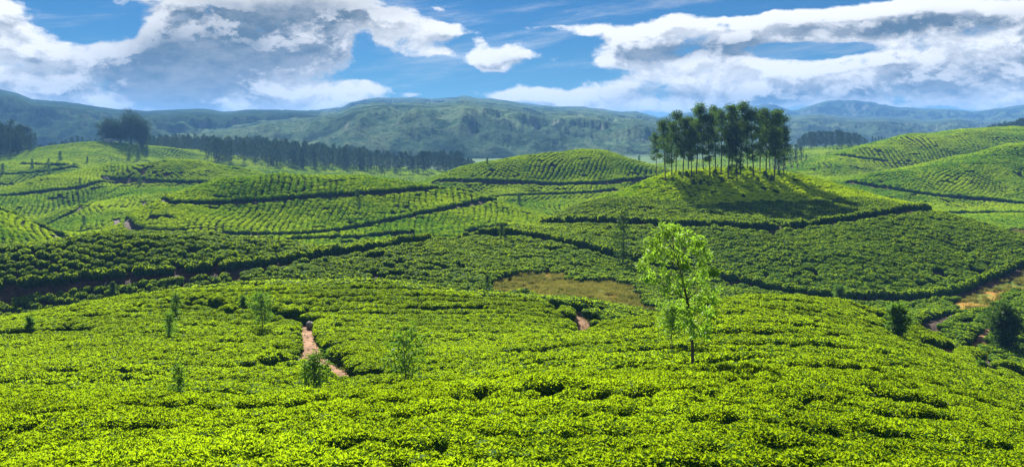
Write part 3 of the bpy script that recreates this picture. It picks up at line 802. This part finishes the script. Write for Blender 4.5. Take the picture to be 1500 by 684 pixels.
# the rest of each hillside, as one planting each
src = bpy.data.collections.new('bush_forms')
for i, me in enumerate(bank):
    so = bpy.data.objects.new('form_%03d' % i, me); src.objects.link(so)
def planting(name, mask, label):
    p = base[mask]; n = len(p)
    if not n: return
    me = bpy.data.meshes.new(name); me.vertices.add(n); me.vertices.foreach_set('co', p.astype(np.float32).ravel())
    for nm, ty, arr, key in (('turn', 'FLOAT_VECTOR', rot[mask], 'vector'), ('size', 'FLOAT_VECTOR', scl[mask], 'vector'), ('pick', 'INT', pick[mask], 'value')):
        a = me.attributes.new(nm, ty, 'POINT'); a.data.foreach_set(key, np.ascontiguousarray(arr, np.int32 if ty == 'INT' else np.float32).ravel())
    o = obj(name, me); tag(o, label, 'tea field', kind='stuff')
    md = o.modifiers.new('planting', 'NODES'); md.node_group = plant_group()
_pg = None
def plant_group():
    global _pg
    if _pg: return _pg
    g = bpy.data.node_groups.new('planting', 'GeometryNodeTree'); _pg = g
    g.interface.new_socket('Geometry', in_out='INPUT', socket_type='NodeSocketGeometry')
    g.interface.new_socket('Geometry', in_out='OUTPUT', socket_type='NodeSocketGeometry')
    N = g.nodes; L = g.links
    gi = N.new('NodeGroupInput'); go = N.new('NodeGroupOutput')
    ci_ = N.new('GeometryNodeCollectionInfo'); ci_.inputs['Collection'].default_value = src
    ci_.inputs['Separate Children'].default_value = True; ci_.inputs['Reset Children'].default_value = True
    ip = N.new('GeometryNodeInstanceOnPoints'); ip.inputs['Pick Instance'].default_value = True
    L.new(gi.outputs[0], ip.inputs['Points']); L.new(ci_.outputs[0], ip.inputs['Instance'])
    for nm, ty, sock in (('pick', 'INT', 'Instance Index'), ('turn', 'FLOAT_VECTOR', 'Rotation'), ('size', 'FLOAT_VECTOR', 'Scale')):
        a = N.new('GeometryNodeInputNamedAttribute'); a.data_type = ty; a.inputs[0].default_value = nm
        L.new(a.outputs[0], ip.inputs[sock])
    L.new(ip.outputs[0], go.inputs[0])
    return g
D_, X_ = by_, bpx
mound = (D_ < 40) | ((X_ > 640) & (D_ < 62)) | ((X_ > 800) & (D_ < 82))
zones = [
 ('tea_field', mound, 'bright tea canopy over the rounded mound around the young tree'),
 ('tea_field', ~mound & (D_ < 98) & (X_ < 1230), 'light green field of tea with a red dirt path through it, below the dark bank'),
 ('tea_field', ~mound & (D_ < 105) & (X_ >= 1230), 'tea clumps split by gaps and dirt banks in the hollow by the round dark shrub'),
 ('tea_field', (D_ >= 98) & (D_ < 170) & (X_ < 690), 'long low hill of tea with a shaded steep face and a lit crest'),
 ('tea_field', (D_ >= 98) & (D_ < 240) & (X_ >= 690), 'dome-shaped tea hill crowned by the grove of tall trees'),
 ('tea_field', (D_ >= 170) & (D_ < 300) & (X_ < 690) & (X_ > 140), 'broad tea hill crossed by two long dark path lines'),
 ('tea_field', (D_ >= 170) & (D_ < 640) & (X_ <= 140), 'stepped tea slopes and small knolls at the left edge'),
 ('tea_field', (D_ >= 300) & (D_ < 640) & (X_ > 140) & (X_ < 560), 'sunlit yellow-green tea knoll with the tree belt rising behind it'),
 ('tea_field', (D_ >= 240) & (D_ < 640) & (X_ >= 560) & (X_ < 1090), 'smooth tea dome in the middle distance under the craggy mountain'),
 ('tea_field', (D_ >= 240) & (D_ < 640) & (X_ >= 1090), 'large tea hillsides rising to the right edge behind the grove'),
]
done = own.copy()
for nm, mk, lb in zones:
    mk = mk & ~done; done |= mk; planting(nm, mk, lb)
planting('tea_field', ~done, 'strips of tea in the folds between the banded hill and the dome')

# ------------------------------------------------------------------ trees
def clump(c, rad, n, ll, r, flat=.7, droop=0.0, aspect=.5):
    """leaf sprays through a lumpy shell"""
    u = rand_unit(n, r); q = r.random(n)**.45
    P = np.asarray(c)+u*q[:,None]*np.array([rad, rad, rad*flat])
    d = norm(u*.5+rand_unit(n, r)+np.array([0, 0, -droop]))
    L = ll*(.6+.8*r.random(n))
    return leaf_quads(P, d, norm(rand_unit(n, r)), L, L*aspect)
def merge_leaves(name, parts, mats, share=None, seed=0):
    V = []; T = []; off = 0
    for v, t in parts: V.append(v); T.append(t+off); off += len(v)
    T = np.concatenate(T); r = np.random.default_rng(seed)
    mi = (r.random(len(T)) < (share or 0)).astype(int)
    return mesh_np(name, np.concatenate(V), [T], mats, [mi])
def bend(p0, p1, n, r, amp):
    t = np.linspace(0, 1, n)[:,None]; p = p0+(p1-p0)*t
    w = np.cumsum(r.normal(size=(n, 3))*amp, 0); w -= w[0]; w[:,2] *= .2
    return p+w*np.sin(t*math.pi*.5)
def gum_tree(seed, H, first=.38, width=.15, nl=17, ll=.34, per=62, leafmat='gum', bark='pale_bark', lean=.04, clr=(.055,.085), taper=1.0):
    """tall clear-stemmed tree whose foliage sits in separate plates on rising limbs"""
    r = np.random.default_rng(seed)
    top = np.array([r.normal()*lean*H, r.normal()*lean*H, H*.95])
    tr = bend(np.zeros(3), top, 14, r, H*.0035); rad = np.linspace(.0105, .003, 14)*H
    paths = [(tr, rad)]; lv = []
    for i in range(nl):
        f = first+(1-first)*((i+r.random()*.6)/nl)**.85
        k = min(13, f*13); a = tr[int(k)]+(tr[min(13, int(k)+1)]-tr[int(k)])*(k-int(k))
        th = i*2.4+r.random()*.9
        env = math.sin(min(1, (f-first)/(1-first)*.78+.28)*math.pi*.92)**.6*taper+(1-taper)*(1.15-f)
        ln = H*width*env*(.55+.7*r.random())
        b = a+np.array([math.cos(th)*ln, math.sin(th)*ln, ln*(.45+.5*r.random())])
        paths.append((bend(a, b, 5, r, ln*.03), np.linspace(.0045, .0012, 5)*H))
        for c in range(2+int(r.random() < .6)):
            cc = a+(b-a)*(.62+.4*c/2)+r.normal(size=3)*H*.012
            R_ = H*(clr[0]+(clr[1]-clr[0])*r.random())
            lv.append(clump(cc+[0, 0, R_*.2], R_, int(per*(.6+.8*r.random())), ll, r, flat=.6))
    for c in range(3):
        lv.append(clump(tr[-1]+r.normal(size=3)*H*.02-[0, 0, c*H*.02], H*clr[1]*.8, per, ll, r, flat=.75))
    return tube_mesh('trunk', paths, M[bark], 6), merge_leaves('crown', lv, [M[leafmat]])
def belt_tree(seed, H, w=.17, per=46, ll=.55, leafmat='pine', first=.16):
    """dense narrow crown reaching almost to the ground"""
    r = np.random.default_rng(seed)
    tr = bend(np.zeros(3), np.array([r.normal()*.2, r.normal()*.2, H*.96]), 8, r, H*.004)
    lv = []; paths = [(tr, np.linspace(.016, .003, 8)*H)]
    n = 11
    for i in range(n):
        f = first+(1-first)*(i+.5)/n; th = i*2.4+r.random()
        rr = H*w*(math.sin(min(1., 1.12-f)*math.pi*.5)**.8)*(.35+.5*r.random())
        c = np.array([math.cos(th)*rr*.75, math.sin(th)*rr*.75, f*H])
        paths.append((np.array([[tr[int(f*7)][0], tr[int(f*7)][1], f*H-rr*.5], c]), np.array([.004, .001])*H))
        lv.append(clump(c, H*(.07+.055*(1-f)+.02*r.random()), per, ll, r, flat=.85))
    lv.append(clump([0, 0, H*.95], H*.05, per//2, ll, r, flat=1.3))
    return tube_mesh('trunk', paths, M['bark'], 5), merge_leaves('crown', lv, [M[leafmat]])
def broad_tree(seed, H, w, n=46, per=70, ll=.6, leafmat='gum'):
    r = np.random.default_rng(seed); lv = []
    tr = bend(np.zeros(3), np.array([0, 0, H*.62]), 7, r, H*.005); paths = [(tr, np.linspace(.03, .012, 7)*H)]
    for i in range(n):
        u = rand_unit(1, r)[0]
        q = .35+.65*r.random()
        c = np.array([u[0]*w*q, u[1]*w*q, H*.50+u[2]*H*.45*q])
        paths.append((bend(tr[3+i % 4], c, 4, r, H*.006), np.linspace(.008, .002, 4)*H))
        lv.append(clump(c, H*(.10+.08*r.random()), per, ll, r, flat=.8))
    return tube_mesh('trunk', paths, M['bark'], 6), merge_leaves('crown', lv, [M[leafmat]])
def feather_tree(seed, H, first=.4, width=.25, nb=26, ll=.16, per=26, leafmat='silver', trunk_pts=None, bark='bark', rad=.012, clump_r=.055, droop=.3):
    """young silver oak: thin stem, rising side shoots, loose feathery sprays"""
    r = np.random.default_rng(seed)
    if trunk_pts is None: tr = bend(np.zeros(3), np.array([r.normal()*.05*H, 0, H*.95]), 9, r, H*.006)
    else:
        tp = np.array(trunk_pts, float); t = np.linspace(0, len(tp)-1, 12); tr = np.stack([np.interp(t, np.arange(len(tp)), tp[:,k]) for k in range(3)], 1)
    n = len(tr); paths = [(tr, np.linspace(rad, rad*.25, n)*H)]; lv = []
    for i in range(nb):
        f = first+(1-first)*(i+.5*r.random())/nb
        k = min(n-1.001, f*(n-1)); a = tr[int(k)]+(tr[int(k)+1]-tr[int(k)])*(k-int(k))
        th = i*2.4+r.random()*.8
        ln = H*width*(.45+.75*r.random())*math.sin(min(1, 1.25-(f-first)/(1-first)*.9)*math.pi*.5)
        b = a+np.array([math.cos(th)*ln, math.sin(th)*ln, ln*(.25+.6*r.random())])
        pts = bend(a, b, 5, r, ln*.03); paths.append((pts, np.linspace(.0035, .0008, 5)*H))
        for c in range(4):
            cc = pts[1+c]+r.normal(size=3)*ln*.07
            lv.append(clump(cc, H*clump_r*(.6+.7*r.random()), per, ll, r, flat=.8, droop=droop, aspect=.34))
    return tube_mesh('trunk', paths, M[bark], 6), merge_leaves('crown', lv, [M[leafmat]])
def plant_tree(name, pair, loc, rz, s, label, cat='tree', group=None):
    o = bpy.data.objects.new(name, None); scene.collection.objects.link(o); o.empty_display_size = .3
    o.location = loc; o.rotation_euler = (0, 0, rz); o.scale = (s, s, s)
    obj('trunk', pair[0], o); obj('crown', pair[1], o)
    return tag(o, label, cat, group)
def on_ground(x, y, sink=.1): return (x, y, float(gxy(x, y))-sink)

# the foreground tree and its neighbour: stand on the mound among the bushes
b = hit(1015, 534, .0, 25, 50); s_ = b[1]/F
def off(px, py): return [(px-1015)*s_, 0, (534-py)*s_+CUT]
tp = [[0, 0, 0], off(1015, 505), off(1011, 470), off(1007, 440), off(1000, 412), off(992, 385), off(986, 362), off(985, 335)]
for i, p in enumerate(tp): p[1] = .12*math.sin(i)
def fore_tree():
    r = np.random.default_rng(5); tr = np.array(tp, float); t = np.linspace(0, 7, 22)
    tr = np.stack([np.interp(t, np.arange(8), tr[:,k]) for k in range(3)], 1)
    paths = [(tr, np.linspace(.068, .014, 22))]; lv = []; rad_ = []
    masses = [(985,332,11),(968,340,12),(1000,345,12),(1022,346,10),(955,358,14),(978,366,15),(1010,364,15),(1034,366,11),(948,382,14),(970,392,17),(1000,388,16),(1028,386,14),
              (950,404,9),(972,412,12),(992,414,15),(1020,410,15),(1042,398,9),(1004,436,13),(1030,432,13),(1050,440,9),(1020,456,14),(1040,462,12),(1000,462,12),(1034,482,10),(1012,480,8),(995,372,12),(960,372,12)]
    for (px, py, rr) in masses:
        c = np.array(off(px, py)); c[1] = r.normal()*.55
        zb = max(c[2]-.35-.6*abs(c[0]-tr[-6][0]), 2.3); zb = min(zb, tr[-2][2])
        j = int(np.argmin(np.abs(tr[:,2]-zb)))
        br = bend(tr[j], c, 6, r, .02); paths.append((br, np.linspace(.020, .005, 6)))
        for q in range(5):
            cc = c+r.normal(size=3)*rr*s_*.55; e_ = bend(br[4], cc, 3, r, .01); paths.append((e_, np.linspace(.006, .002, 3)))
            lv.append(clump(cc, rr*s_*.45, 30, .175, r, flat=.8, droop=.5, aspect=.30))
    return tube_mesh('trunk', paths, M['bark'], 7), merge_leaves('crown', lv, [M['young']])
plant_tree('silver_oak_tree', fore_tree(), (b[0], b[1], b[2]-CUT), 0, 1, 'slender young tree with airy light green crown standing on the near mound', 'tree')
b2 = hit(984, 508, 0, 30, 60); h2 = 62*b2[1]/F+CUT
plant_tree('silver_oak_tree', feather_tree(21, h2, first=.50, width=.34, nb=26, ll=.14, per=20, leafmat='young', clump_r=.10), (b2[0], b2[1], b2[2]-CUT), 0, 1,
           'small leafy sapling with a rounded crown, just left of the tall foreground tree')
SAPS = [ # base px, base py, height px, style, label, lo, hi
 (595,560,84,'feather','loose airy sapling with wide thin crown at the fold between field and mound',20,60),
 (459,563,52,'feather','leafy little sapling beside the lower end of the red dirt path',20,60),
 (261,571,46,'thin','thin dark sapling alone in the middle of the left field',20,60),
 (386,480,56,'feather','small sapling standing above the big grey boulder and path',60,90),
 (250,490,38,'thin','low sapling straggling in the field, under the one on the field crest',50,90),
 (255,458,32,'thin','pale sapling on the crest line of the left field',70,98),
 (356,446,16,'thin','tiny pale seedling at the crest left of the feathery sapling',70,98),
 (44,478,20,'thin','tiny shrubby sapling on the crest near the left edge',60,98),
 (912,384,74,'narrow','dark narrow tree where the two hill paths close in below the wooded hill',110,150),
 (714,434,30,'dark','dark columnar bush at the left tip of the brown meadow',96,130),
 (1315,486,44,'bush','bushy young tree at the head of the dark gully bank',60,110),
 (1472,505,74,'cone','dense round-topped dark green tree by the gully at the right edge',70,110),
 (1228,446,30,'bush','small round bush at the foot path under the wooded hill',105,150),
 (1440,540,14,'bush','tiny bush between the clumps at the right gully floor',50,100),
 (735,345,16,'dark','small dark bush beside the path junction on the shoulder',120,180),
 (190,440,18,'dark','dark shrub below the long shaded hill, left of the crest saplings',95,130),
 (165,430,14,'dark','smaller dark shrub in the shaded band below the long hill',95,130),
 (714,240,9,'dark','tiny lone tree on the left shoulder of the central dome',300,400),
 (936,232,12,'dark','small lone tree beyond the right shoulder of the central dome',400,640),
 (523,288,10,'dark','speck of a tree on the banded hill, above its upper path line',200,300),
 (760,300,16,'dark','small dark tree in the fold right of the banded hill',220,330),
 (205,270,13,'dark','small tree at the path under the bright knoll',270,380),
 (237,264,8,'dark','tiny tree rising from the front of the bright knoll',300,380),
 (117,274,12,'dark','round bush on the stepped slope left of the bright knoll',300,420),
 (72,255,14,'dark','bush on the terraced slope at the end of a path line',330,460),
 (71,243,10,'dark','small bush just above the top terrace path',380,500),
 (128,239,9,'dark','bush on the sunny slope below the pair of big trees',400,520),
 (88,236,14,'dark','slim small tree on the upper left sunny slope',400,540),
 (4,256,16,'dark','small tree at the very left edge on the terraces',380,500),
 (47,247,13,'dark','small dark tree left of the terrace bushes',380,500),
 (190,232,18,'dark','bushy tree below the tall dark tree on the hill crest',420,600),
 (202,234,16,'dark','lower bushy tree beside the one under the tall dark tree',420,600),
 (215,228,15,'dark','bushy tree to the right under the tall dark tree',420,600),
 (123,330,13,'dark','bush in the hollow between the left knolls',190,300),
]
for i, (px, py, hp, st, lb, lo, hi) in enumerate(SAPS):
    b = hit(px, py, 0 if st != 'dark' else .3, lo, hi); h = hp*b[1]/F+.7
    if st == 'feather': pr = feather_tree(300+i, h, first=.34, width=.30, nb=22, ll=.20 if b[1] < 60 else .26, rad=.014, per=8, leafmat='silver', clump_r=.07)
    elif st == 'thin': pr = feather_tree(300+i, h, first=.35, width=.18, nb=13, ll=.17 if b[1] < 60 else .26, per=6, leafmat='silver', clump_r=.06, rad=.015)
    elif st == 'bush': pr = feather_tree(300+i, h, first=.25, width=.26, nb=24, ll=.15 if b[1] < 60 else .24, per=26, leafmat='silver', clump_r=.085)
    elif st == 'narrow': pr = belt_tree(300+i, h, w=.13, per=70, ll=.35, leafmat='gum', first=.1)
    elif st == 'cone': pr = broad_tree(300+i, h, h*.25, n=80, per=95, ll=.26, leafmat='gum')
    else: pr = belt_tree(300+i, h, w=.24, per=60, ll=max(.22, h*.07), leafmat='gum', first=.1)
    plant_tree('sapling' if h < 4 else 'tree', pr, (b[0], b[1], float(gxy(b[0], b[1]))-.05), 0, 1, lb, 'bush' if st == 'dark' and h < 3 else 'tree')

# the grove on the domed hill
GV = [gum_tree(40+k, 17.0, first=[.34, .22, .42, .27, .36, .18, .30][k], width=[.10, .15, .12, .17, .09, .14, .115][k], nl=[14, 21, 14, 19, 16, 22, 18][k], per=[84, 90, 86, 92, 80, 92, 86][k], ll=.34, lean=.03, bark='bark', clr=(.045, .092)) for k in range(7)]
GROVE = [ # base px, top py, depth shift
 (975,168,-3),(984,185,1),(962,192,2),(990,166,3),(1000,165,-2),(1008,178,5),(1020,151,1),(1031,172,4),(1040,160,-1),(1048,163,5),(1056,158,1),(1066,156,-3),
 (1072,162,4),(1084,158,0),(1096,172,6),(1104,162,-1),(1113,159,3),(1122,166,-2),(1134,158,-3),(1140,162,3),(1148,178,0),(1128,180,6),(1080,180,-4),(1012,190,-4)]
words = ['leftmost leaning tree of the hilltop grove', 'short-crowned tree close behind the left edge of the grove', 'low spreading tree on the outer left side of the grove',
 'tall tree third along the left flank of the grove', 'tree in front of the left gap in the grove', 'tree half hidden in the left middle of the grove',
 'tallest tree of the grove, its small tuft rising above all others', 'slim tree just right of the tallest one in the grove', 'front tree left of the grove centre',
 'rear tree left of the grove centre', 'dense dark tree at the centre of the grove', 'front tree with broad round top at the grove centre', 'rear tree right of the grove centre',
 'tree right of the central mass of the grove', 'small-crowned tree at the back right of the grove', 'tree left of the right-hand gap in the grove', 'tree behind the right-hand gap in the grove',
 'front tree right of the gap in the grove', 'tall tree with layered crown near the right end of the grove', 'rear tree near the right end of the grove', 'rightmost tree of the hilltop grove, with low drooping crown',
 'back tree of the grove glimpsed between the right trunks', 'lower tree at the front of the grove centre', 'lower tree at the front left of the grove']
for i, (px, py, dd) in enumerate(GROVE):
    b = hit(px, 258 if px > 985 else 262, CUT*.5, 180, 222); D = b[1]+dd; x = (px-CX)/F*D; z = float(gxy(x, D))
    H = (HY-py-(5, -7, 3, -4, 6, -9, 2, -2)[i % 8]*(px != 1020))/F*D-z
    plant_tree('gum_tree', GV[i % 7], (x, D, z-.2), i*1.7, H/17.0, words[i], 'tree', 'tall trees of the hilltop grove')
# undergrowth at the feet of the grove
us = [belt_tree(70+k, 2.6, w=.5, per=60, ll=.3, leafmat='gum', first=.1) for k in range(2)]
for i in range(16):
    px = 985+i*10.4; D = grove[1]+random.uniform(-6, 5); x = (px-CX)/F*D
    plant_tree('undergrowth_shrub', us[i % 2], on_ground(x, D), i*2.1, random.uniform(.5, .9), 'low dark shrub in the deep shade under the hilltop grove', 'shrub', 'shrubs under the hilltop grove')

# misty trees behind the grove on the right
BT = [belt_tree(500+k, 14.0, w=.20+.03*(k % 3), per=60, ll=.6) for k in range(5)]
GB = [gum_tree(520+k, 16.0, first=.2, width=.12, nl=13, per=34, ll=.6, leafmat='pine', bark='bark') for k in range(4)]
for i, (px, top) in enumerate([(1142,214),(1150,207),(1158,214),(1166,211),(1174,216),(1181,226),(1136,222)]):
    D = 400+(i*37 % 40); x = (px-CX)/F*D; z = float(gxy(x, D)); H = (HY-top)/F*D-z
    plant_tree('tree', BT[i % 5], (x, D, z-.3), i*1.3, H/14.0, 'bluish misty tree in the clump just behind the right end of the grove', 'tree', 'misty trees behind the grove')

# the dark tree belt across the left middle distance
rr = np.random.default_rng(12)
btop = np.array([(205,196),(230,198),(280,196),(330,200),(400,202),(450,208),(500,212),(540,217),(580,222),(600,224),(625,219),(660,222),(690,232),(705,238)], float)
n = 0
for i in range(290):
    px = 208+(695-208)*((i*0.6180339) % 1.0)
    D = 560+rr.random()**1.3*130
    if px < 300: D = 590+rr.random()*110
    x = (px-CX)/F*D; z = float(gxy(x, D)); tt = np.interp(px, btop[:,0], btop[:,1])+rr.normal()*1.5
    H = (HY-tt)/F*D-z
    H *= .78+.25*rr.random()
    H = min(max(H, 6), 19)
    pr = GB[i % 4] if (px > 585 and i % 3) else BT[i % 5]
    plant_tree('belt_tree', pr, (x, D, z-.3), rr.random()*6, H/(16.0 if pr in GB else 14.0), 'dark evergreen tree in the long belt below the left mountain', 'tree', 'trees of the long dark belt')
# scattered dark trees on the fields in front of the belt
for i, (px, D, H) in enumerate([(398,565,8),(432,560,11),(437,556,8),(443,562,9),(470,600,7),(415,600,8),(330,575,8),(560,560,5)]):
    x = (px-CX)/F*D
    plant_tree('tree', BT[i % 5], on_ground(x, D, .3), i, H/14.0, 'small dark tree in the green clearing in front of the tree belt', 'tree', 'trees in the clearing before the belt')
# wood at the left edge
for i in range(48):
    px = -40+rr.random()*92; D = 520+rr.random()*70; x = (px-CX)/F*D; z = float(gxy(x, D))
    tt = np.interp(px, [-40, 0, 15, 35, 48, 55], [180, 178, 178, 181, 188, 200])+rr.normal()*1.5
    H = max(5, ((HY-tt)/F*D-z)*(.62+.42*rr.random()))
    plant_tree('tree', (BT+GB)[i % 9], (x, D, z-.3), i*1.1, H/(14.0 if i % 9 < 5 else 16.0), 'dark tree in the wood at the left edge below the mountain', 'tree', 'trees of the left edge wood')
for i in range(14):
    px = 56+i*7+rr.normal()*1.5; D = 590+rr.random()*30; x = (px-CX)/F*D; z = float(gxy(x, D))
    H = max(3.5, (HY-np.interp(px, [55, 75, 95, 110, 118, 128, 150], [212, 209, 205, 199, 200, 206, 201]))/F*D-z)
    plant_tree('tree', BT[i % 5], (x, D, z-.3), i, H/14.0, 'small dark tree in the thin row left of the two big crest trees', 'tree', 'trees of the thin crest row')
# the two big trees on the left crest
for px, top, wpx, seed, lb in [(160,170,15,601,'broad rounded dark tree, the lower of the pair on the left crest'), (192,156,17,602,'tall dark spreading tree, the higher of the pair on the left crest'),
                               (176,176,12,603,'smaller dark tree wedged between the two big crest trees'), (208,172,9,604,'slim dark tree leaning out on the right of the big crest tree')]:
    D = 560; x = (px-CX)/F*D; z = float(gxy(x, D)); H = (HY-top)/F*D-z
    plant_tree('big_tree', broad_tree(seed, H, wpx*1.1/F*D, n=85, per=110, leafmat='pine'), (x, D, z-.3), 0, 1, lb)
# the rounded grove beyond the right-hand field
for i in range(46):
    px = 1168+(1273-1168)*((i*.618) % 1.0); D = 610+rr.random()*70; x = (px-CX)/F*D; z = float(gxy(x, D))
    tt = np.interp(px, [1165, 1180, 1200, 1225, 1250, 1265, 1275], [206, 194, 191, 190.5, 193, 199, 208])
    H = max(4, (HY-tt)/F*D-z)*(.88+.14*rr.random())
    plant_tree('tree', BT[i % 5], (x, D, z-.3), i, H/14.0, 'dark tree of the rounded wood beyond the pale field right of the grove', 'tree', 'trees of the rounded right wood')
for i in range(9):
    px = 1278+i*4.5; D = 680; x = (px-CX)/F*D
    plant_tree('tree', BT[i % 5], on_ground(x, D, .3), i, .40+.1*rr.random(), 'small dark tree in the loose row right of the rounded wood', 'tree', 'trees right of the rounded wood')
for i in range(75):
    px = 1395+(1560-1395)*((i*.618) % 1.0); D = 715+rr.random()*60; x = (px-CX)/F*D; z = float(gxy(x, D))
    tt = np.interp(px, [1390, 1420, 1440, 1470, 1500, 1560], [196, 191, 187, 179, 173, 168])
    H = max(4, (HY-tt)/F*D-z)*(.9+.12*rr.random())
    plant_tree('tree', BT[i % 5], (x, D, z-.3), i, H/14.0, 'dark tree of the wooded crest at the far right edge', 'tree', 'trees of the far right crest')

# ------------------------------------------------------------------ rocks, hut, meadow grass
def rock_mesh(seed, sx, sy, sz):
    r = np.random.default_rng(seed)
    th = np.linspace(0, 2*math.pi, 14, endpoint=False); ph = np.linspace(.0, math.pi, 9)
    A, B = np.meshgrid(ph, th, indexing='ij')
    v = np.stack([np.sin(A)*np.cos(B), np.sin(A)*np.sin(B), np.cos(A)], -1)
    pl = rand_unit(14, r); k = np.min(.78/np.clip(v @ pl.T, .05, None), -1); v = v*np.minimum(1, k)[...,None]
    v *= (1+(r.random(v.shape[:2])-.5)*.06)[...,None]; v = v.reshape(-1, 3)*[sx, sy, sz]
    ii = np.arange(9*14).reshape(9, 14)
    Q = np.stack([ii[:-1], ii[1:], np.roll(ii[1:], -1, 1), np.roll(ii[:-1], -1, 1)], -1).reshape(-1, 4)
    return mesh_np('rock', v, [Q], [M['rock']])
b = hit(455, 474, CUT*.4, 60, 90)
tag(obj('boulder', rock_mesh(1, .45, .4, .38), loc=(b[0], b[1], float(gxy(b[0], b[1]))+.35)), 'grey boulder at the top of the red dirt path', 'boulder')
b = hit(157, 263, .3, 300, 360)
tag(obj('boulder', rock_mesh(2, 1.7, 1.2, 1.3), loc=(b[0], b[1]-1.2, float(gxy(b[0], b[1]-1.2))+.7)), 'pale rock outcrop at the left tip of the bright knoll', 'boulder')
for i, (px, py, s, lb) in enumerate([(366,663,.20,'small pale stone in the bare gap at the bottom left'), (1395,461,.35,'pale stone on the rim of the gully bank')]):
    b = hit(px, py, .75, 9, 110); tag(obj('stone', rock_mesh(5+i, s, s*.8, s*.6), loc=(b[0], b[1], float(gxy(b[0], b[1]))+s*.4)), lb, 'stone')
D = 556; x = (159-CX)/F*D; z = float(gxy(x, D))+.2
hut = bpy.data.objects.new('hut', None); scene.collection.objects.link(hut); hut.location = (x, D, z); tag(hut, 'tiny pale-roofed hut under the big crest trees', 'hut')
wv_ = np.array([[sx, sy, zz] for zz in (0, 1.9) for sx, sy in ((-2, -1.5), (2, -1.5), (2, 1.5), (-2, 1.5))], float)
wq = np.array([[0, 1, 5, 4], [1, 2, 6, 5], [2, 3, 7, 6], [3, 0, 4, 7]])
mt, t_ = material('pale_wash'); p_ = t_.new('ShaderNodeBsdfPrincipled'); p_.inputs['Base Color'].default_value = (.55, .52, .46, 1); finish(t_, p_.outputs[0])
obj('wall', mesh_np('wall', wv_, [wq], [mt]), hut)
rv = np.array([[-2.4, -2, 1.8], [2.4, -2, 1.8], [2.4, 2, 1.8], [-2.4, 2, 1.8], [-2.4, 0, 3.0], [2.4, 0, 3.0]], float)
obj('roof', mesh_np('roof', rv, [np.array([[0, 1, 5, 4], [2, 3, 4, 5], [3, 2, 1, 0]]), np.array([[0, 4, 3], [1, 2, 5]])], [mt]), hut)

for k, (poly, n) in enumerate(zip(MEADOWS, (26000, 22000, 4000))):
    lo, hi = poly.min(0), poly.max(0); r = np.random.default_rng(70+k)
    q = lo+(hi-lo)*r.random((n, 2)); q = q[meadow(q[:,0], q[:,1])]
    q = q[fbm(q[:,0]/4, q[:,1]/4, 3) > .30+.3*r.random(len(q))]
    P = np.repeat(np.column_stack([q, gxy(q[:,0], q[:,1])-.02]), 4, 0)+np.concatenate([r.normal(size=(len(q)*4, 2))*.08, np.zeros((len(q)*4, 1))], 1)
    tq = lo+(hi-lo)*r.random((700, 2)); tq = tq[meadow(tq[:,0], tq[:,1])]; m_ = len(tq)
    TP = np.repeat(np.column_stack([tq, gxy(tq[:,0], tq[:,1])-.02]), 60, 0)+np.concatenate([r.normal(size=(m_*60, 2))*np.repeat(.12+.22*r.random(m_), 60)[:,None], np.zeros((m_*60, 1))], 1)
    P = np.concatenate([P, TP])
    V, T = leaf_quads(P, norm(rand_unit(len(P), r)*.5+[0, 0, 1]), rand_unit(len(P), r), np.concatenate([.12+.2*r.random(len(P)-m_*60), .3+.35*r.random(m_*60)]), np.full(len(P), .06))
    tag(obj('grass', mesh_np('grass', V, [T], [M['grass']])), ['dry yellow-brown grass of the hollow meadow in the middle', 'dry grass of the brown meadow at the right edge', 'strip of dry grass under the right-hand hills'][k], 'grass', kind='stuff')

r = np.random.default_rng(88); parts = []
for k in (20, 22, 25, 27):
    pl, w = lines[k]; d = np.gradient(pl, axis=0); d /= np.linalg.norm(d, axis=1)[:,None]+1e-9
    i = r.integers(0, len(pl), 420); s = np.where(r.random(420) < .75, np.sign(r.normal(size=420))*(.5-.18*r.random(420)**2), r.random(420)-.5)*w*1.15
    q = pl[i]+np.stack([-d[i,1], d[i,0]], 1)*s[:,None]+r.normal(size=(420, 2))*.1
    P = np.repeat(np.column_stack([q, gxy(q[:,0], q[:,1])+.06]), 7, 0)+np.concatenate([r.normal(size=(420*7, 2))*.05, np.zeros((420*7, 1))], 1)
    parts.append(leaf_quads(P, norm(rand_unit(len(P), r)*.8+[0, 0, 1]), rand_unit(len(P), r), .08+.16*r.random(len(P)), np.full(len(P), .04)))
tag(obj('weeds', merge_leaves('weeds', parts, [M['mature'], M['grass']], .4)), 'weeds growing along the edges of the dirt paths', 'weeds', kind='stuff')
sm = [rock_mesh(30+k, .11, .09, .06) for k in range(3)]
pl, w = lines[20]
for i in range(14):
    q = pl[int((i+.5)/14*len(pl))]; q = q+r.normal(size=2)*.35
    o = tag(obj('pebble', sm[i % 3], loc=(q[0], q[1], float(gxy(q[0], q[1]))+.10)), 'small loose stone lying on the red dirt path', 'stone', 'loose stones on the red dirt path')
    o.rotation_euler = (0, 0, i*1.3)

# ------------------------------------------------------------------ haze: one closed box of even air
mh, th_ = material('air')
pv = th_.new('ShaderNodeVolumePrincipled')
pv.inputs['Color'].default_value = (0.20, 0.49, 1.0, 1)
pv.inputs['Density'].default_value = 2.3e-4
pv.inputs['Anisotropy'].default_value = 0.0
th_.l.new(pv.outputs[0], th_.new('ShaderNodeOutputMaterial').inputs['Volume'])
X1, Y0, Y1, Z0, Z1 = 17500, -60, 9100, float(GROUND_MIN)-3, 128
hv_ = np.array([[sx*X1, y, z] for z in (Z0, Z1) for sx, y in ((-1, Y0), (1, Y0), (1, Y1), (-1, Y1))], float)
hq = np.array([[0, 3, 2, 1], [4, 5, 6, 7], [0, 1, 5, 4], [1, 2, 6, 5], [2, 3, 7, 6], [3, 0, 4, 7]])
tag(obj('haze', mesh_np('haze', hv_, [hq], [mh])), 'blue morning haze over the valley', kind='stuff')
